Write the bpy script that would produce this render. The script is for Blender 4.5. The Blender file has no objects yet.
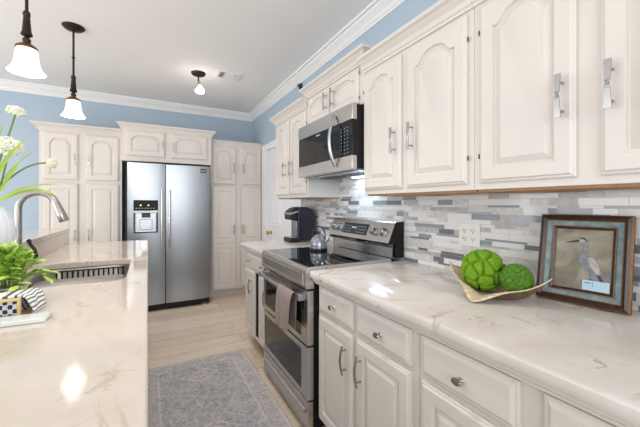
import bpy, bmesh, math, random
from mathutils import Vector, Matrix, noise
PI = math.pi
C = bpy.context.scene.collection
S = bpy.context.scene
rnd = random.Random(7)

# ------------------------------------------------------------------ camera, world, light, exposure
F_PX, VP_X, HORIZON = 318.0, 148.0, 204.0
cam_d = bpy.data.cameras.new('camera')
cam = bpy.data.objects.new('camera', cam_d); C.objects.link(cam)
cam.location = (0, 0, 1.28)
cam.rotation_euler = (PI/2, 0, -math.atan((320 - VP_X)/F_PX))
cam_d.sensor_width = 36; cam_d.lens = F_PX/640*36
cam_d.shift_y = -(213.5 - HORIZON)/640
cam_d.clip_start = 0.02
S.camera = cam

w = bpy.data.worlds.new('world'); S.world = w; w.use_nodes = True
bg = w.node_tree.nodes['Background']
bg.inputs[0].default_value = (0.965, 0.985, 1.0, 1); bg.inputs[1].default_value = 1.05

def area(name, loc, target, sx, sy, power, col=(1, 1, 1)):
    d = bpy.data.lights.new(name, 'AREA'); d.shape = 'RECTANGLE'; d.size = sx; d.size_y = sy
    d.energy = power; d.color = col
    o = bpy.data.objects.new(name, d); C.objects.link(o); o.location = loc
    o.rotation_euler = (Vector(target) - Vector(loc)).to_track_quat('-Z', 'Y').to_euler()
    return o
area('fill_light_left', (-3.3, 1.8, 1.2), (0.6, 2.0, 2.6), 3.6, 1.6, 56, (0.98, 0.985, 1.0))  # added fill aimed up to brighten the ceiling; no window is modelled here
area('fill_light_behind', (-0.4, -2.6, 1.8), (0.3, 2.6, 2.2), 3.0, 1.6, 45, (0.97, 0.98, 1.0))  # added unseen fill from behind the camera, not a real window

S.view_settings.view_transform = 'Standard'; S.view_settings.look = 'None'
S.view_settings.gamma = 1; S.view_settings.use_curve_mapping = False
S.view_settings.exposure = 0.20

# ------------------------------------------------------------------ materials
def lin(c):
    return tuple(((v/255)/12.92 if v/255 <= 0.04045 else ((v/255 + 0.055)/1.055)**2.4) for v in c) + (1,)
def mat(name, rgb, rough=0.5, metal=0.0, spec=0.5, emit=0, coat=0, trans=0, noise_amt=0.0, noise_scale=20, bump=0.0, bump_scale=60):
    m = bpy.data.materials.new(name); m.use_nodes = True
    nt = m.node_tree; b = nt.nodes['Principled BSDF']
    col = lin(rgb)
    b.inputs['Base Color'].default_value = col
    b.inputs['Roughness'].default_value = rough; b.inputs['Metallic'].default_value = metal
    b.inputs['Specular IOR Level'].default_value = spec
    b.inputs['Coat Weight'].default_value = coat
    b.inputs['Transmission Weight'].default_value = trans
    if emit:
        b.inputs['Emission Color'].default_value = col; b.inputs['Emission Strength'].default_value = emit
    if noise_amt or bump:
        tc = nt.nodes.new('ShaderNodeTexCoord')
        if noise_amt:
            n = nt.nodes.new('ShaderNodeTexNoise'); n.inputs['Scale'].default_value = noise_scale; n.inputs['Detail'].default_value = 5
            nt.links.new(tc.outputs['Object'], n.inputs['Vector'])
            r = nt.nodes.new('ShaderNodeValToRGB')
            r.color_ramp.elements[0].position = 0.3; r.color_ramp.elements[1].position = 0.7
            r.color_ramp.elements[0].color = tuple(v*(1 - noise_amt) for v in col[:3]) + (1,)
            r.color_ramp.elements[1].color = tuple(min(1, v*(1 + noise_amt)) for v in col[:3]) + (1,)
            nt.links.new(n.outputs['Fac'], r.inputs[0]); nt.links.new(r.outputs[0], b.inputs['Base Color'])
        if bump:
            n2 = nt.nodes.new('ShaderNodeTexNoise'); n2.inputs['Scale'].default_value = bump_scale; n2.inputs['Detail'].default_value = 4
            nt.links.new(tc.outputs['Object'], n2.inputs['Vector'])
            bp = nt.nodes.new('ShaderNodeBump'); bp.inputs['Strength'].default_value = bump; bp.inputs['Distance'].default_value = 0.01
            nt.links.new(n2.outputs['Fac'], bp.inputs['Height']); nt.links.new(bp.outputs[0], b.inputs['Normal'])
    return m

class NT:
    """small helper for node graphs"""
    def __init__(s, m): s.nt = m.node_tree; s.b = s.nt.nodes['Principled BSDF']
    def n(s, t, **kw):
        x = s.nt.nodes.new(t)
        for k, v in kw.items():
            if k.startswith('i_'): x.inputs[k[2:].replace('_', ' ')].default_value = v
            else: setattr(x, k, v)
        return x
    def l(s, a, b): s.nt.links.new(a, b)
    def math(s, op, a, b=None, clamp=False):
        x = s.nt.nodes.new('ShaderNodeMath'); x.operation = op; x.use_clamp = clamp
        for i, v in enumerate((a, b)):
            if v is None: continue
            if isinstance(v, (int, float)): x.inputs[i].default_value = v
            else: s.l(v, x.inputs[i])
        return x.outputs[0]
    def mix(s, f, a, b, blend='MIX'):
        x = s.nt.nodes.new('ShaderNodeMix'); x.data_type = 'RGBA'; x.blend_type = blend
        for i, v in ((0, f), (6, a), (7, b)):
            if isinstance(v, (int, float, tuple)): x.inputs[i].default_value = v
            else: s.l(v, x.inputs[i])
        return x.outputs[2]
    def maprange(s, v, a, b, c, d):
        x = s.nt.nodes.new('ShaderNodeMapRange')
        s.l(v, x.inputs[0])
        for i, q in enumerate((a, b, c, d)): x.inputs[i+1].default_value = q
        return x.outputs[0]
    def noise(s, vec, scale, detail=5, dist=0.0, rough=0.5):
        x = s.n('ShaderNodeTexNoise'); x.inputs['Scale'].default_value = scale; x.inputs['Detail'].default_value = detail
        x.inputs['Distortion'].default_value = dist; x.inputs['Roughness'].default_value = rough
        s.l(vec, x.inputs['Vector']); return x.outputs['Fac']
    def mapping(s, vec, scale=(1, 1, 1), rot=(0, 0, 0)):
        x = s.n('ShaderNodeMapping'); x.inputs['Scale'].default_value = scale; x.inputs['Rotation'].default_value = rot
        s.l(vec, x.inputs['Vector']); return x.outputs[0]

def mat_marble(name, base, cloud, vein, seed):
    m = mat(name, base, rough=0.07, coat=0.0, spec=0.5); t = NT(m)
    v = t.n('ShaderNodeTexCoord').outputs['Object']
    v = t.mapping(v, (1, 1, 1), (0, 0, seed))
    cl = t.maprange(t.noise(t.mapping(v, (1.0, 2.2, 1)), 2.2, 6, 0.8), 0.42, 0.68, 0, 1)
    c = t.mix(cl, lin(base), lin(cloud))
    a = t.math('ABSOLUTE', t.math('SUBTRACT', t.noise(t.mapping(v, (0.8, 2.0, 1)), 1.7, 7, 0.9), 0.5))
    thin = t.maprange(a, 0.0, 0.011, 1, 0)
    mask = t.maprange(t.noise(v, 2.6, 3), 0.45, 0.62, 0, 1)
    c = t.mix(t.math('MULTIPLY', thin, mask), c, lin(vein))
    a2 = t.math('ABSOLUTE', t.math('SUBTRACT', t.noise(t.mapping(v, (2.2, 1.2, 1), (0, 0, 0.9)), 2.6, 8, 1.4), 0.52))
    thin2 = t.math('MULTIPLY', t.maprange(a2, 0.0, 0.008, 0.75, 0), t.maprange(t.noise(v, 4.0, 2), 0.5, 0.6, 0, 1))
    c = t.mix(thin2, c, lin(vein))
    t.l(c, t.b.inputs['Base Color'])
    return m

M = {}
M['cabinet'] = mat('cabinet_paint', (217, 211, 205), 0.40, noise_amt=0.015, noise_scale=6)
M['cab_wood'] = mat('cabinet_raw_wood', (176, 134, 94), 0.6, noise_amt=0.12, noise_scale=30)
M['ceiling'] = mat('ceiling_paint', (240, 239, 238), 0.85, noise_amt=0.01, noise_scale=3, bump=0.05, bump_scale=150)
M['blue'] = mat('blue_wall_paint', (174, 191, 207), 0.75, noise_amt=0.015, noise_scale=4, bump=0.04, bump_scale=200)
M['trim'] = mat('white_trim_paint', (236, 236, 236), 0.4, noise_amt=0.01)
M['door'] = mat('white_door_paint', (228, 230, 234), 0.4, noise_amt=0.01)
M['steel'] = mat('brushed_stainless_steel', (200, 197, 194), 0.27, 1.0)
M['fridge_steel'] = mat('fridge_stainless_steel', (160, 165, 171), 0.28, 1.0)
M['sink_steel'] = mat('sink_stainless_steel', (200, 194, 186), 0.3, 1.0)
M['nickel'] = mat('polished_nickel', (172, 172, 173), 0.33, 1.0)
M['brushed_nickel'] = mat('brushed_nickel', (176, 172, 167), 0.25, 1.0)
M['black'] = mat('black_plastic', (24, 25, 28), 0.3)
M['darkside'] = mat('black_enamel', (16, 17, 20), 0.4, spec=0.3)
M['glass_black'] = mat('black_glass', (12, 14, 20), 0.03, spec=1.0)
M['glass_black'].node_tree.nodes['Principled BSDF'].inputs['IOR'].default_value = 1.75
M['oven_glass'] = mat('oven_window_glass', (30, 27, 25), 0.05, spec=0.5)
M['mw_glass'] = mat('microwave_black_glass', (13, 15, 20), 0.04, spec=0.35)
M['black_satin'] = mat('black_satin_plastic', (18, 19, 22), 0.45, spec=0.25)
M['display'] = mat('display_glass', (30, 34, 40), 0.1)
M['icon'] = mat('panel_print', (196, 205, 215), 0.5)
M['icon_green'] = mat('lit_green_icon', (190, 200, 60), 0.5, emit=0.8)
M['bronze'] = mat('oil_rubbed_bronze', (58, 46, 42), 0.4, 0.7, noise_amt=0.15)
M['bronze_lite'] = mat('copper_bronze', (122, 84, 58), 0.35, 0.8)
M['shade'] = mat('lit_frosted_glass', (255, 248, 236), 0.4, emit=2.6)
M['bulb'] = mat('lit_bulb', (255, 246, 232), 0.4, emit=14)
M['brass'] = mat('brass', (196, 160, 84), 0.25, 1.0)
M['outlet'] = mat('white_outlet_plastic', (236, 234, 230), 0.35)
M['slot'] = mat('dark_slot', (40, 38, 36), 0.6)
M['kettle'] = mat('grey_enamel', (142, 146, 156), 0.12, 0.6)
M['coffee'] = mat('dark_navy_plastic', (32, 38, 48), 0.28)
M['silver'] = mat('silver_plastic', (178, 182, 188), 0.25, 0.8)
M['towel'] = mat('taupe_cotton', (150, 138, 132), 0.95, noise_amt=0.08, noise_scale=120, bump=0.3, bump_scale=400)
M['bowl'] = mat('antique_gold_metal', (140, 116, 88), 0.4, 0.6, noise_amt=0.3, noise_scale=45, bump=0.15, bump_scale=90)
M['bowl_in'] = mat('pale_gold_leaf', (216, 200, 170), 0.5, 0.25, noise_amt=0.25, noise_scale=60, bump=0.15, bump_scale=90)
M['vase'] = mat('white_ribbed_ceramic', (226, 230, 238), 0.3)
M['pot'] = mat('grey_white_pot', (214, 208, 204), 0.5)
M['petal'] = mat('white_petal', (246, 248, 232), 0.6)
M['floret'] = mat('floret_centre', (186, 200, 130), 0.6)
M['stem'] = mat('flower_stem_green', (112, 138, 70), 0.5)
M['blade'] = mat('grass_blade_green', (170, 196, 60), 0.5, noise_amt=0.2, noise_scale=12)
M['leaf'] = mat('bright_leaf_green', (184, 216, 98), 0.45, noise_amt=0.3, noise_scale=14)
M['leaf_dark'] = mat('leaf_green', (140, 180, 70), 0.5, noise_amt=0.3, noise_scale=14)
M['wood_pale'] = mat('pale_wood', (222, 190, 132), 0.5, noise_amt=0.1, noise_scale=40)
M['slab'] = mat('pale_green_glazed_slab', (224, 230, 228), 0.15, noise_amt=0.03, noise_scale=12)
M['kick'] = mat('toe_kick_wood', (170, 136, 100), 0.6, noise_amt=0.1, noise_scale=25)
M['frame_dark'] = mat('dark_walnut_frame', (58, 42, 34), 0.35, noise_amt=0.35, noise_scale=70)
M['frame_gold'] = mat('rubbed_gold_edge', (122, 86, 52), 0.4, 0.5, noise_amt=0.3, noise_scale=80)
M['frame_teal'] = mat('weathered_teal', (118, 142, 148), 0.45, noise_amt=0.3, noise_scale=40)
M['bird'] = mat('heron_grey_paint', (128, 134, 140), 0.6, noise_amt=0.3, noise_scale=70)
M['bird_dark'] = mat('heron_dark_paint', (62, 64, 72), 0.6)
M['bird_light'] = mat('heron_pale_paint', (176, 172, 166), 0.6, noise_amt=0.2, noise_scale=80)
M['card'] = mat('pale_blue_card', (178, 208, 226), 0.5)
M['card_ink'] = mat('card_ink', (120, 150, 180), 0.5)
M['counter'] = mat_marble('quartz_white', (216, 211, 206), (204, 197, 189), (150, 136, 116), 0.3)
M['island'] = mat_marble('quartz_island', (213, 202, 191), (204, 192, 180), (186, 170, 152), 1.3)
TILE = [mat('tile_white_glass', (232, 233, 234), 0.08, noise_amt=0.02), mat('tile_pale_marble', (214, 213, 213), 0.2, noise_amt=0.12, noise_scale=35),
        mat('tile_grey_marble', (186, 186, 188), 0.2, noise_amt=0.14, noise_scale=30), mat('tile_blue_grey_glass', (150, 158, 168), 0.06, noise_amt=0.06),
        mat('tile_slate', (118, 120, 126), 0.3, noise_amt=0.15, noise_scale=50)]
M['grout'] = mat('grout', (205, 203, 200), 0.9)

def mat_floor():
    m = mat('oak_plank_floor', (200, 178, 152), 0.32); t = NT(m)
    v = t.n('ShaderNodeTexCoord').outputs['Object']
    br = t.n('ShaderNodeTexBrick'); br.offset = 0.37; br.offset_frequency = 2
    for k, q in (('Scale', 1.0), ('Mortar Size', 0.003), ('Brick Width', 1.25), ('Row Height', 0.185), ('Bias', 0.0)): br.inputs[k].default_value = q
    br.inputs['Color1'].default_value = lin((214, 198, 178)); br.inputs['Color2'].default_value = lin((190, 169, 146)); br.inputs['Mortar'].default_value = lin((140, 118, 96))
    t.l(v, br.inputs['Vector'])
    g = t.maprange(t.noise(t.mapping(v, (1.3, 16, 1)), 2.2, 8, 0.6, 0.6), 0.35, 0.7, 0, 1)
    c = t.mix(t.math('MULTIPLY', g, 0.55), br.outputs['Color'], lin((226, 214, 198)))
    k = t.maprange(t.noise(t.mapping(v, (2.0, 30, 1)), 1.6, 6, 1.2), 0.56, 0.72, 0, 0.45)
    c = t.mix(k, c, lin((160, 134, 108)))
    t.l(c, t.b.inputs['Base Color'])
    return m
M['floor'] = mat_floor()

def mat_rug(L, W):
    m = mat('distressed_rug', (150, 150, 158), 0.95); t = NT(m)
    v = t.n('ShaderNodeTexCoord').outputs['Object']
    sp = t.n('ShaderNodeSeparateXYZ'); t.l(v, sp.inputs[0]); x, y = sp.outputs[0], sp.outputs[1]
    n1 = t.noise(v, 9, 8, 0.5, 0.7); n2 = t.noise(v, 120, 3, 0, 0.7); n3 = t.noise(v, 38, 6, 0.8, 0.7)
    ax = t.math('ABSOLUTE', x)
    ye = t.math('SUBTRACT', L/2, t.math('ABSOLUTE', y)); xe = t.math('SUBTRACT', W/2, ax)
    e = t.math('MINIMUM', ye, xe)
    border = t.math('MULTIPLY', t.maprange(e, 0.10, 0.115, 1, 0), 1.0)
    line = t.maprange(t.math('ABSOLUTE', t.math('SUBTRACT', e, 0.12)), 0.0, 0.012, 1, 0)
    line2 = t.maprange(t.math('ABSOLUTE', t.math('SUBTRACT', e, 0.02)), 0.0, 0.01, 1, 0)
    # medallion diamonds repeating along the runner
    ym = t.math('PINGPONG', t.math('ADD', y, 10.05), 0.34)
    dia = t.math('ADD', t.math('DIVIDE', ax, 0.13), t.math('DIVIDE', ym, 0.11))
    d1 = t.maprange(t.math('ABSOLUTE', t.math('SUBTRACT', dia, 0.95)), 0.0, 0.14, 1, 0)
    d2 = t.maprange(t.math('ABSOLUTE', t.math('SUBTRACT', dia, 0.45)), 0.0, 0.12, 1, 0)
    fn_ = t.noise(v, 13, 4, 2.2, 0.55)
    fl = t.math('MAXIMUM', t.maprange(t.math('ABSOLUTE', t.math('SUBTRACT', fn_, 0.5)), 0.0, 0.035, 1, 0), t.maprange(t.noise(v, 55, 5, 1.0, 0.7), 0.52, 0.6, 0, 0.9))
    pat = t.math('MAXIMUM', t.math('MAXIMUM', line, line2), t.math('MAXIMUM', d1, d2))
    pat = t.math('MAXIMUM', pat, t.math('MULTIPLY', fl, 0.75))
    wear = t.maprange(n3, 0.38, 0.62, 0, 1)
    pat = t.math('MULTIPLY', pat, t.maprange(n1, 0.3, 0.6, 0.45, 1))
    c = t.mix(t.maprange(n1, 0.35, 0.65, 0, 1), lin((126, 128, 142)), lin((164, 162, 168)))
    c = t.mix(t.math('MULTIPLY', border, 0.5), c, lin((178, 174, 174)))
    c = t.mix(t.math('MULTIPLY', pat, 0.95), c, lin((226, 220, 214)))
    c = t.mix(t.math('MULTIPLY', wear, 0.6), c, lin((196, 190, 187)))
    c = t.mix(t.maprange(t.noise(v, 70, 3, 0.3, 0.75), 0.5, 0.66, 0, 0.55), c, lin((98, 101, 120)))
    t.l(c, t.b.inputs['Base Color'])
    bp = t.n('ShaderNodeBump'); bp.inputs['Strength'].default_value = 0.5; bp.inputs['Distance'].default_value = 0.004
    t.l(n2, bp.inputs['Height']); t.l(bp.outputs[0], t.b.inputs['Normal'])
    return m

def mat_stripes():
    m = mat('striped_cotton', (236, 236, 234), 0.9); t = NT(m)
    v = t.n('ShaderNodeTexCoord').outputs['UV']
    sp = t.n('ShaderNodeSeparateXYZ'); t.l(v, sp.inputs[0])
    s = t.math('FRACT', t.math('MULTIPLY', sp.outputs[0], 1.0))
    k = t.math('LESS_THAN', s, 0.34)
    t.l(t.mix(k, lin((238, 237, 234)), lin((92, 98, 112))), t.b.inputs['Base Color'])
    return m
M['stripes'] = mat_stripes()
def mat_ikat():
    m = mat('navy_patterned_cotton', (236, 236, 234), 0.9); t = NT(m)
    v = t.n('ShaderNodeTexCoord').outputs['Object']
    sp = t.n('ShaderNodeSeparateXYZ'); t.l(v, sp.inputs[0])
    a = t.math('SINE', t.math('MULTIPLY', sp.outputs[0], 2*PI/0.024))
    b = t.math('SINE', t.math('ADD', t.math('MULTIPLY', sp.outputs[2], 2*PI/0.03), t.math('MULTIPLY', sp.outputs[1], 2*PI/0.03)))
    k = t.math('GREATER_THAN', t.math('ADD', t.math('MULTIPLY', a, b), t.math('MULTIPLY', t.noise(v, 90, 2), 0.5)), 0.18)
    t.l(t.mix(k, lin((52, 60, 84)), lin((226, 230, 236))), t.b.inputs['Base Color'])
    return m
M['ikat'] = mat_ikat()
def mat_canvas():
    m = mat('painted_canvas', (160, 150, 130), 0.4); t = NT(m)
    v = t.n('ShaderNodeTexCoord').outputs['Object']
    a = t.noise(v, 9, 6, 1.0); b = t.noise(v, 26, 6, 0.6)
    c = t.mix(t.maprange(a, 0.38, 0.62, 0, 1), lin((112, 104, 95)), lin((166, 160, 142)))
    c = t.mix(t.maprange(b, 0.45, 0.7, 0, 0.6), c, lin((134, 132, 104)))
    c = t.mix(t.maprange(t.noise(v, 14, 4, 0.5), 0.6, 0.75, 0, 0.6), c, lin((128, 100, 86)))
    t.l(c, t.b.inputs['Base Color']); return m
M['canvas'] = mat_canvas()
def mat_moss(name, a, b):
    m = mat(name, a, 0.95); t = NT(m)
    v = t.n('ShaderNodeTexCoord').outputs['Object']
    n = t.noise(v, 170, 4, 0, 0.7)
    t.l(t.mix(t.maprange(n, 0.35, 0.65, 0, 1), lin(a), lin(b)), t.b.inputs['Base Color'])
    bp = t.n('ShaderNodeBump'); bp.inputs['Strength'].default_value = 0.9; bp.inputs['Distance'].default_value = 0.006
    t.l(t.noise(v, 260, 3, 0, 0.7), bp.inputs['Height']); t.l(bp.outputs[0], t.b.inputs['Normal'])
    return m
M['moss1'] = mat_moss('bright_moss', (84, 136, 8), (142, 190, 36))
M['moss2'] = mat_moss('deep_moss', (54, 104, 20), (116, 166, 52))

# ------------------------------------------------------------------ mesh helpers
class MB:
    def __init__(s): s.v = []; s.f = []; s.m = []; s.uv = {}
    def add(s, verts, faces, mi=0):
        o = len(s.v); s.v += [tuple(p) for p in verts]
        for f in faces: s.f.append([i + o for i in f]); s.m.append(mi)
        return s
    def box(s, x0, x1, y0, y1, z0, z1, mi=0):
        v = [(x, y, z) for z in (z0, z1) for y in (y0, y1) for x in (x0, x1)]
        return s.add(v, [(0, 2, 3, 1), (4, 5, 7, 6), (0, 1, 5, 4), (2, 6, 7, 3), (0, 4, 6, 2), (1, 3, 7, 5)], mi)
    def loops(s, loops, cap0=True, cap1=True, mi=0, closed=True):
        n = len(loops[0]); o = len(s.v)
        for L in loops: s.v += [tuple(p) for p in L]
        for k in range(len(loops) - 1):
            for i in range(n if closed else n - 1):
                j = (i + 1) % n
                s.f.append([o + k*n + i, o + k*n + j, o + (k+1)*n + j, o + (k+1)*n + i]); s.m.append(mi)
        if cap0: s.f.append([o + i for i in reversed(range(n))]); s.m.append(mi)
        if cap1: s.f.append([o + (len(loops)-1)*n + i for i in range(n)]); s.m.append(mi)
        return s
    def lathe(s, prof, c=(0, 0, 0), n=24, axis='z', mi=0, cap=True, sx=1, sy=1):
        L = []
        for r, h in prof:
            ring = []
            for i in range(n):
                a = 2*PI*i/n; p, q = r*math.cos(a)*sx, r*math.sin(a)*sy
                if axis == 'z': ring.append((c[0]+p, c[1]+q, c[2]+h))
                elif axis == 'y': ring.append((c[0]+p, c[1]-h, c[2]+q))
                else: ring.append((c[0]+h, c[1]+p, c[2]+q))
            L.append(ring)
        return s.loops(L, cap, cap, mi)
    def tube(s, pts, r, n=10, mi=0, flat=1.0, up=None):
        pts = [Vector(p) for p in pts]; rs = r if isinstance(r, (list, tuple)) else [r]*len(pts)
        L = []; prev = None
        for i, p in enumerate(pts):
            t = (pts[min(i+1, len(pts)-1)] - pts[max(i-1, 0)]).normalized()
            if prev is None:
                u = Vector(up) if up else (Vector((0, 0, 1)) if abs(t.z) < 0.9 else Vector((1, 0, 0)))
            else: u = prev
            a = (u - t*u.dot(t)).normalized(); prev = a; b = t.cross(a)
            L.append([p + a*rs[i]*math.cos(2*PI*k/n) + b*rs[i]*flat*math.sin(2*PI*k/n) for k in range(n)])
        return s.loops(L, True, True, mi)
    def prism(s, poly, axis, a0, a1, mi=0):
        def P(p, a):
            return {'x': (a, p[0], p[1]), 'y': (p[0], a, p[1]), 'z': (p[0], p[1], a)}[axis]
        return s.loops([[P(p, a0) for p in poly], [P(p, a1) for p in poly]], True, True, mi)
    def sweep(s, path, prof, side=1, mi=0, cap=True):
        """profile (out, z) carried along a flat path with mitred corners"""
        P = [Vector(p) for p in path]; L = []
        for i, p in enumerate(P):
            ns = []
            if i > 0: d = (P[i] - P[i-1]).normalized(); ns.append(Vector((d.y, -d.x))*side)
            if i < len(P)-1: d = (P[i+1] - P[i]).normalized(); ns.append(Vector((d.y, -d.x))*side)
            nn = sum(ns, Vector((0, 0)))/len(ns); nn = nn/max(nn.length_squared, 1e-6)
            L.append([(p.x + nn.x*o, p.y + nn.y*o, z) for o, z in prof])
        return s.loops(L, cap, cap, mi)
    def build(s, name, mats, parent=None, smooth=30, bevel=0, seg=2, sub=0, fix=True):
        me = bpy.data.meshes.new(name); me.from_pydata(s.v, [], s.f)
        if not isinstance(mats, (list, tuple)): mats = [mats]
        for m in mats: me.materials.append(m)
        for p, i in zip(me.polygons, s.m): p.material_index = i
        if fix:
            bm = bmesh.new(); bm.from_mesh(me); bmesh.ops.recalc_face_normals(bm, faces=bm.faces[:]); bm.to_mesh(me); bm.free()
        if smooth:
            me.shade_smooth(); me.set_sharp_from_angle(angle=math.radians(smooth))
        o = bpy.data.objects.new(name, me); C.objects.link(o)
        if parent: o.parent = parent
        if bevel:
            b = o.modifiers.new('bevel', 'BEVEL'); b.width = bevel; b.segments = seg; b.limit_method = 'ANGLE'; b.angle_limit = math.radians(40)
        if sub:
            q = o.modifiers.new('sub', 'SUBSURF'); q.levels = sub; q.render_levels = sub
        return o

def box(name, m, parent, x0, x1, y0, y1, z0, z1, bevel=0.0, seg=2):
    return MB().box(x0, x1, y0, y1, z0, z1).build(name, m, parent, bevel=bevel, seg=seg)
def tag(o, label, cat, group=None):
    o['label'] = label; o['category'] = cat
    if group: o['group'] = group
    return o
def thing(name, label, cat, loc=(0, 0, 0), rz=0, group=None):
    o = bpy.data.objects.new(name, None); C.objects.link(o); o.empty_display_size = 0.05
    o.location = loc; o.rotation_euler = (0, 0, rz)
    return tag(o, label, cat, group)
def structure(o): o['kind'] = 'structure'; return o
def dup(root, loc, rz=None, label=None):
    r = root.copy(); C.objects.link(r); r.location = loc
    if rz is not None: r.rotation_euler = (0, 0, rz)
    if label: r['label'] = label
    for ch in list(root.children):
        c = ch.copy(); C.objects.link(c); c.parent = r
        for g in list(ch.children):
            d = g.copy(); C.objects.link(d); d.parent = c
    return r
RIGHT = -PI/2        # turns a front that faces -Y into one that faces -X; local x then runs towards -Y

# ------------------------------------------------------------------ the room
WX, WY, HC = 1.47, 4.98, 2.70
structure(box('floor', M['floor'], None, -4.2, WX+0.12, -2.8, WY+0.12, -0.1, 0))
structure(box('ceiling', M['ceiling'], None, -3.4, WX+0.12, -2.8, WY+0.12, HC, HC+0.1))
structure(box('wall_back', M['blue'], None, -4.2, WX+0.12, WY, WY+0.12, 0, HC))
wr = MB()
DY0, DY1, DZ = 3.20, 4.27, 2.03         # door opening in the right wall
wr.box(WX, WX+0.12, -2.8, DY0, 0, HC); wr.box(WX, WX+0.12, DY1, WY, 0, HC); wr.box(WX, WX+0.12, DY0, DY1, DZ, HC)
wall_right = structure(wr.build('wall_right', M['blue'], None))
crown = [(0, HC-0.105), (0.012, HC-0.105), (0.014, HC-0.09), (0.022, HC-0.085), (0.03, HC-0.066), (0.046, HC-0.05), (0.062, HC-0.034), (0.066, HC-0.02), (0.084, HC-0.018), (0.086, HC), (0, HC)]
structure(MB().sweep([(-4.2, WY), (WX, WY), (WX, -2.8)], crown, 1).build('trim_1', M['trim'], None, smooth=0))
# door casing and door
cas = MB(); cp = 0.085
for a, b in ((DY0-cp, DY0), (DY1, DY1+0.19)):
    cas.box(WX-0.02, WX, a, b, 0, DZ+cp); 
cas.box(WX-0.02, WX, DY0, DY1, DZ, DZ+cp)
cas.box(WX, WX+0.10, DY0-0.001, DY0+0.003, 0, DZ); cas.box(WX, WX+0.10, DY1-0.003, DY1+0.001, 0, DZ); cas.box(WX, WX+0.10, DY0, DY1, DZ-0.003, DZ+0.001)
structure(cas.build('trim_2', M['trim'], None, bevel=0.004))

def rect_loop(x0, x1, z0, z1, y): return [(x0, y, z0), (x1, y, z0), (x1, y, z1), (x0, y, z1)]
d = thing('door_1', 'white panelled interior door with brass knob beyond short counter', 'door', (WX+0.0, DY1, 0), RIGHT); structure(d)
dm = MB().box(0.004, DY1-DY0-0.004, 0.012, 0.05, 0.005, DZ-0.003)
dm.build('door_slab', M['door'], d, bevel=0.002)
for (x0, x1) in ((0.13, 0.48), (0.58, 0.93)):
    for z0, z1 in ((0.2, 0.80), (0.98, 1.62), (1.72, 1.92)):
        q = MB(); q.loops([rect_loop(x0, x1, z0, z1, 0.0121), rect_loop(x0+.012, x1-.012, z0+.012, z1-.012, 0.006), rect_loop(x0+.03, x1-.03, z0+.03, z1-.03, 0.012), rect_loop(x0+.05, x1-.05, z0+.05, z1-.05, 0.007)], False, True)
        q.build('panel_moulding', M['door'], d, smooth=0)
MB().lathe([(0.026, 0), (0.026, 0.006), (0.01, 0.01), (0.01, 0.03), (0.024, 0.036), (0.03, 0.05), (0.024, 0.064), (0.0, 0.068)], (0.13, 0.012, 0.89), 20, 'y').build('door_knob', M['brass'], d)

# ------------------------------------------------------------------ backsplash tile, carried by the right wall
tl = MB()
def tile_rows(y0, y1, z0, z1, seed):
    r = random.Random(seed); z = z0; hs = [0.022, 0.011, 0.03, 0.022, 0.015, 0.022, 0.03, 0.011]; k = 0
    while z < z1 - 0.004:
        hgt = min(hs[k % len(hs)], z1 - z); k += 1
        y = y1 - r.random()*0.1*0
        y = y1; first = True
        while y > y0 + 0.002:
            ln = r.choice([0.075, 0.1, 0.15, 0.15, 0.2]) * (r.random()*0.8 + 0.2 if first else 1); first = False
            ln = min(ln, y - y0)
            mi = r.choices([0, 1, 2, 3, 4], [36, 34, 15, 8, 7])[0]
            dp = 0.0085 + r.random()*0.0008
            g = 0.0007
            tl.add([(WX-dp, y-g, z+g), (WX-dp, y-ln+g, z+g), (WX-dp, y-ln+g, z+hgt-g), (WX-dp, y-g, z+hgt-g),
                    (WX-.005, y-g, z+g), (WX-.005, y-ln+g, z+g), (WX-.005, y-ln+g, z+hgt-g), (WX-.005, y-g, z+hgt-g)],
                   [(0, 3, 2, 1), (0, 1, 5, 4), (1, 2, 6, 5), (2, 3, 7, 6), (3, 0, 4, 7)], mi)
            y -= ln
        z += hgt
tile_rows(2.35, 3.05, 0.915, 1.335, 3)
tile_rows(1.56, 2.35, 0.915, 1.56, 4)
tile_rows(-0.6, 1.56, 0.915, 1.335, 5)
gr = len(tl.f)
tl.box(WX-0.0075, WX-0.0002, -0.6, 3.05, 0.915, 1.335, 5); tl.box(WX-0.0075, WX-0.0002, 1.56, 2.35, 1.335, 1.56, 5)
tl.build('backsplash', TILE + [M['grout']], wall_right, smooth=0, fix=False)

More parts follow.
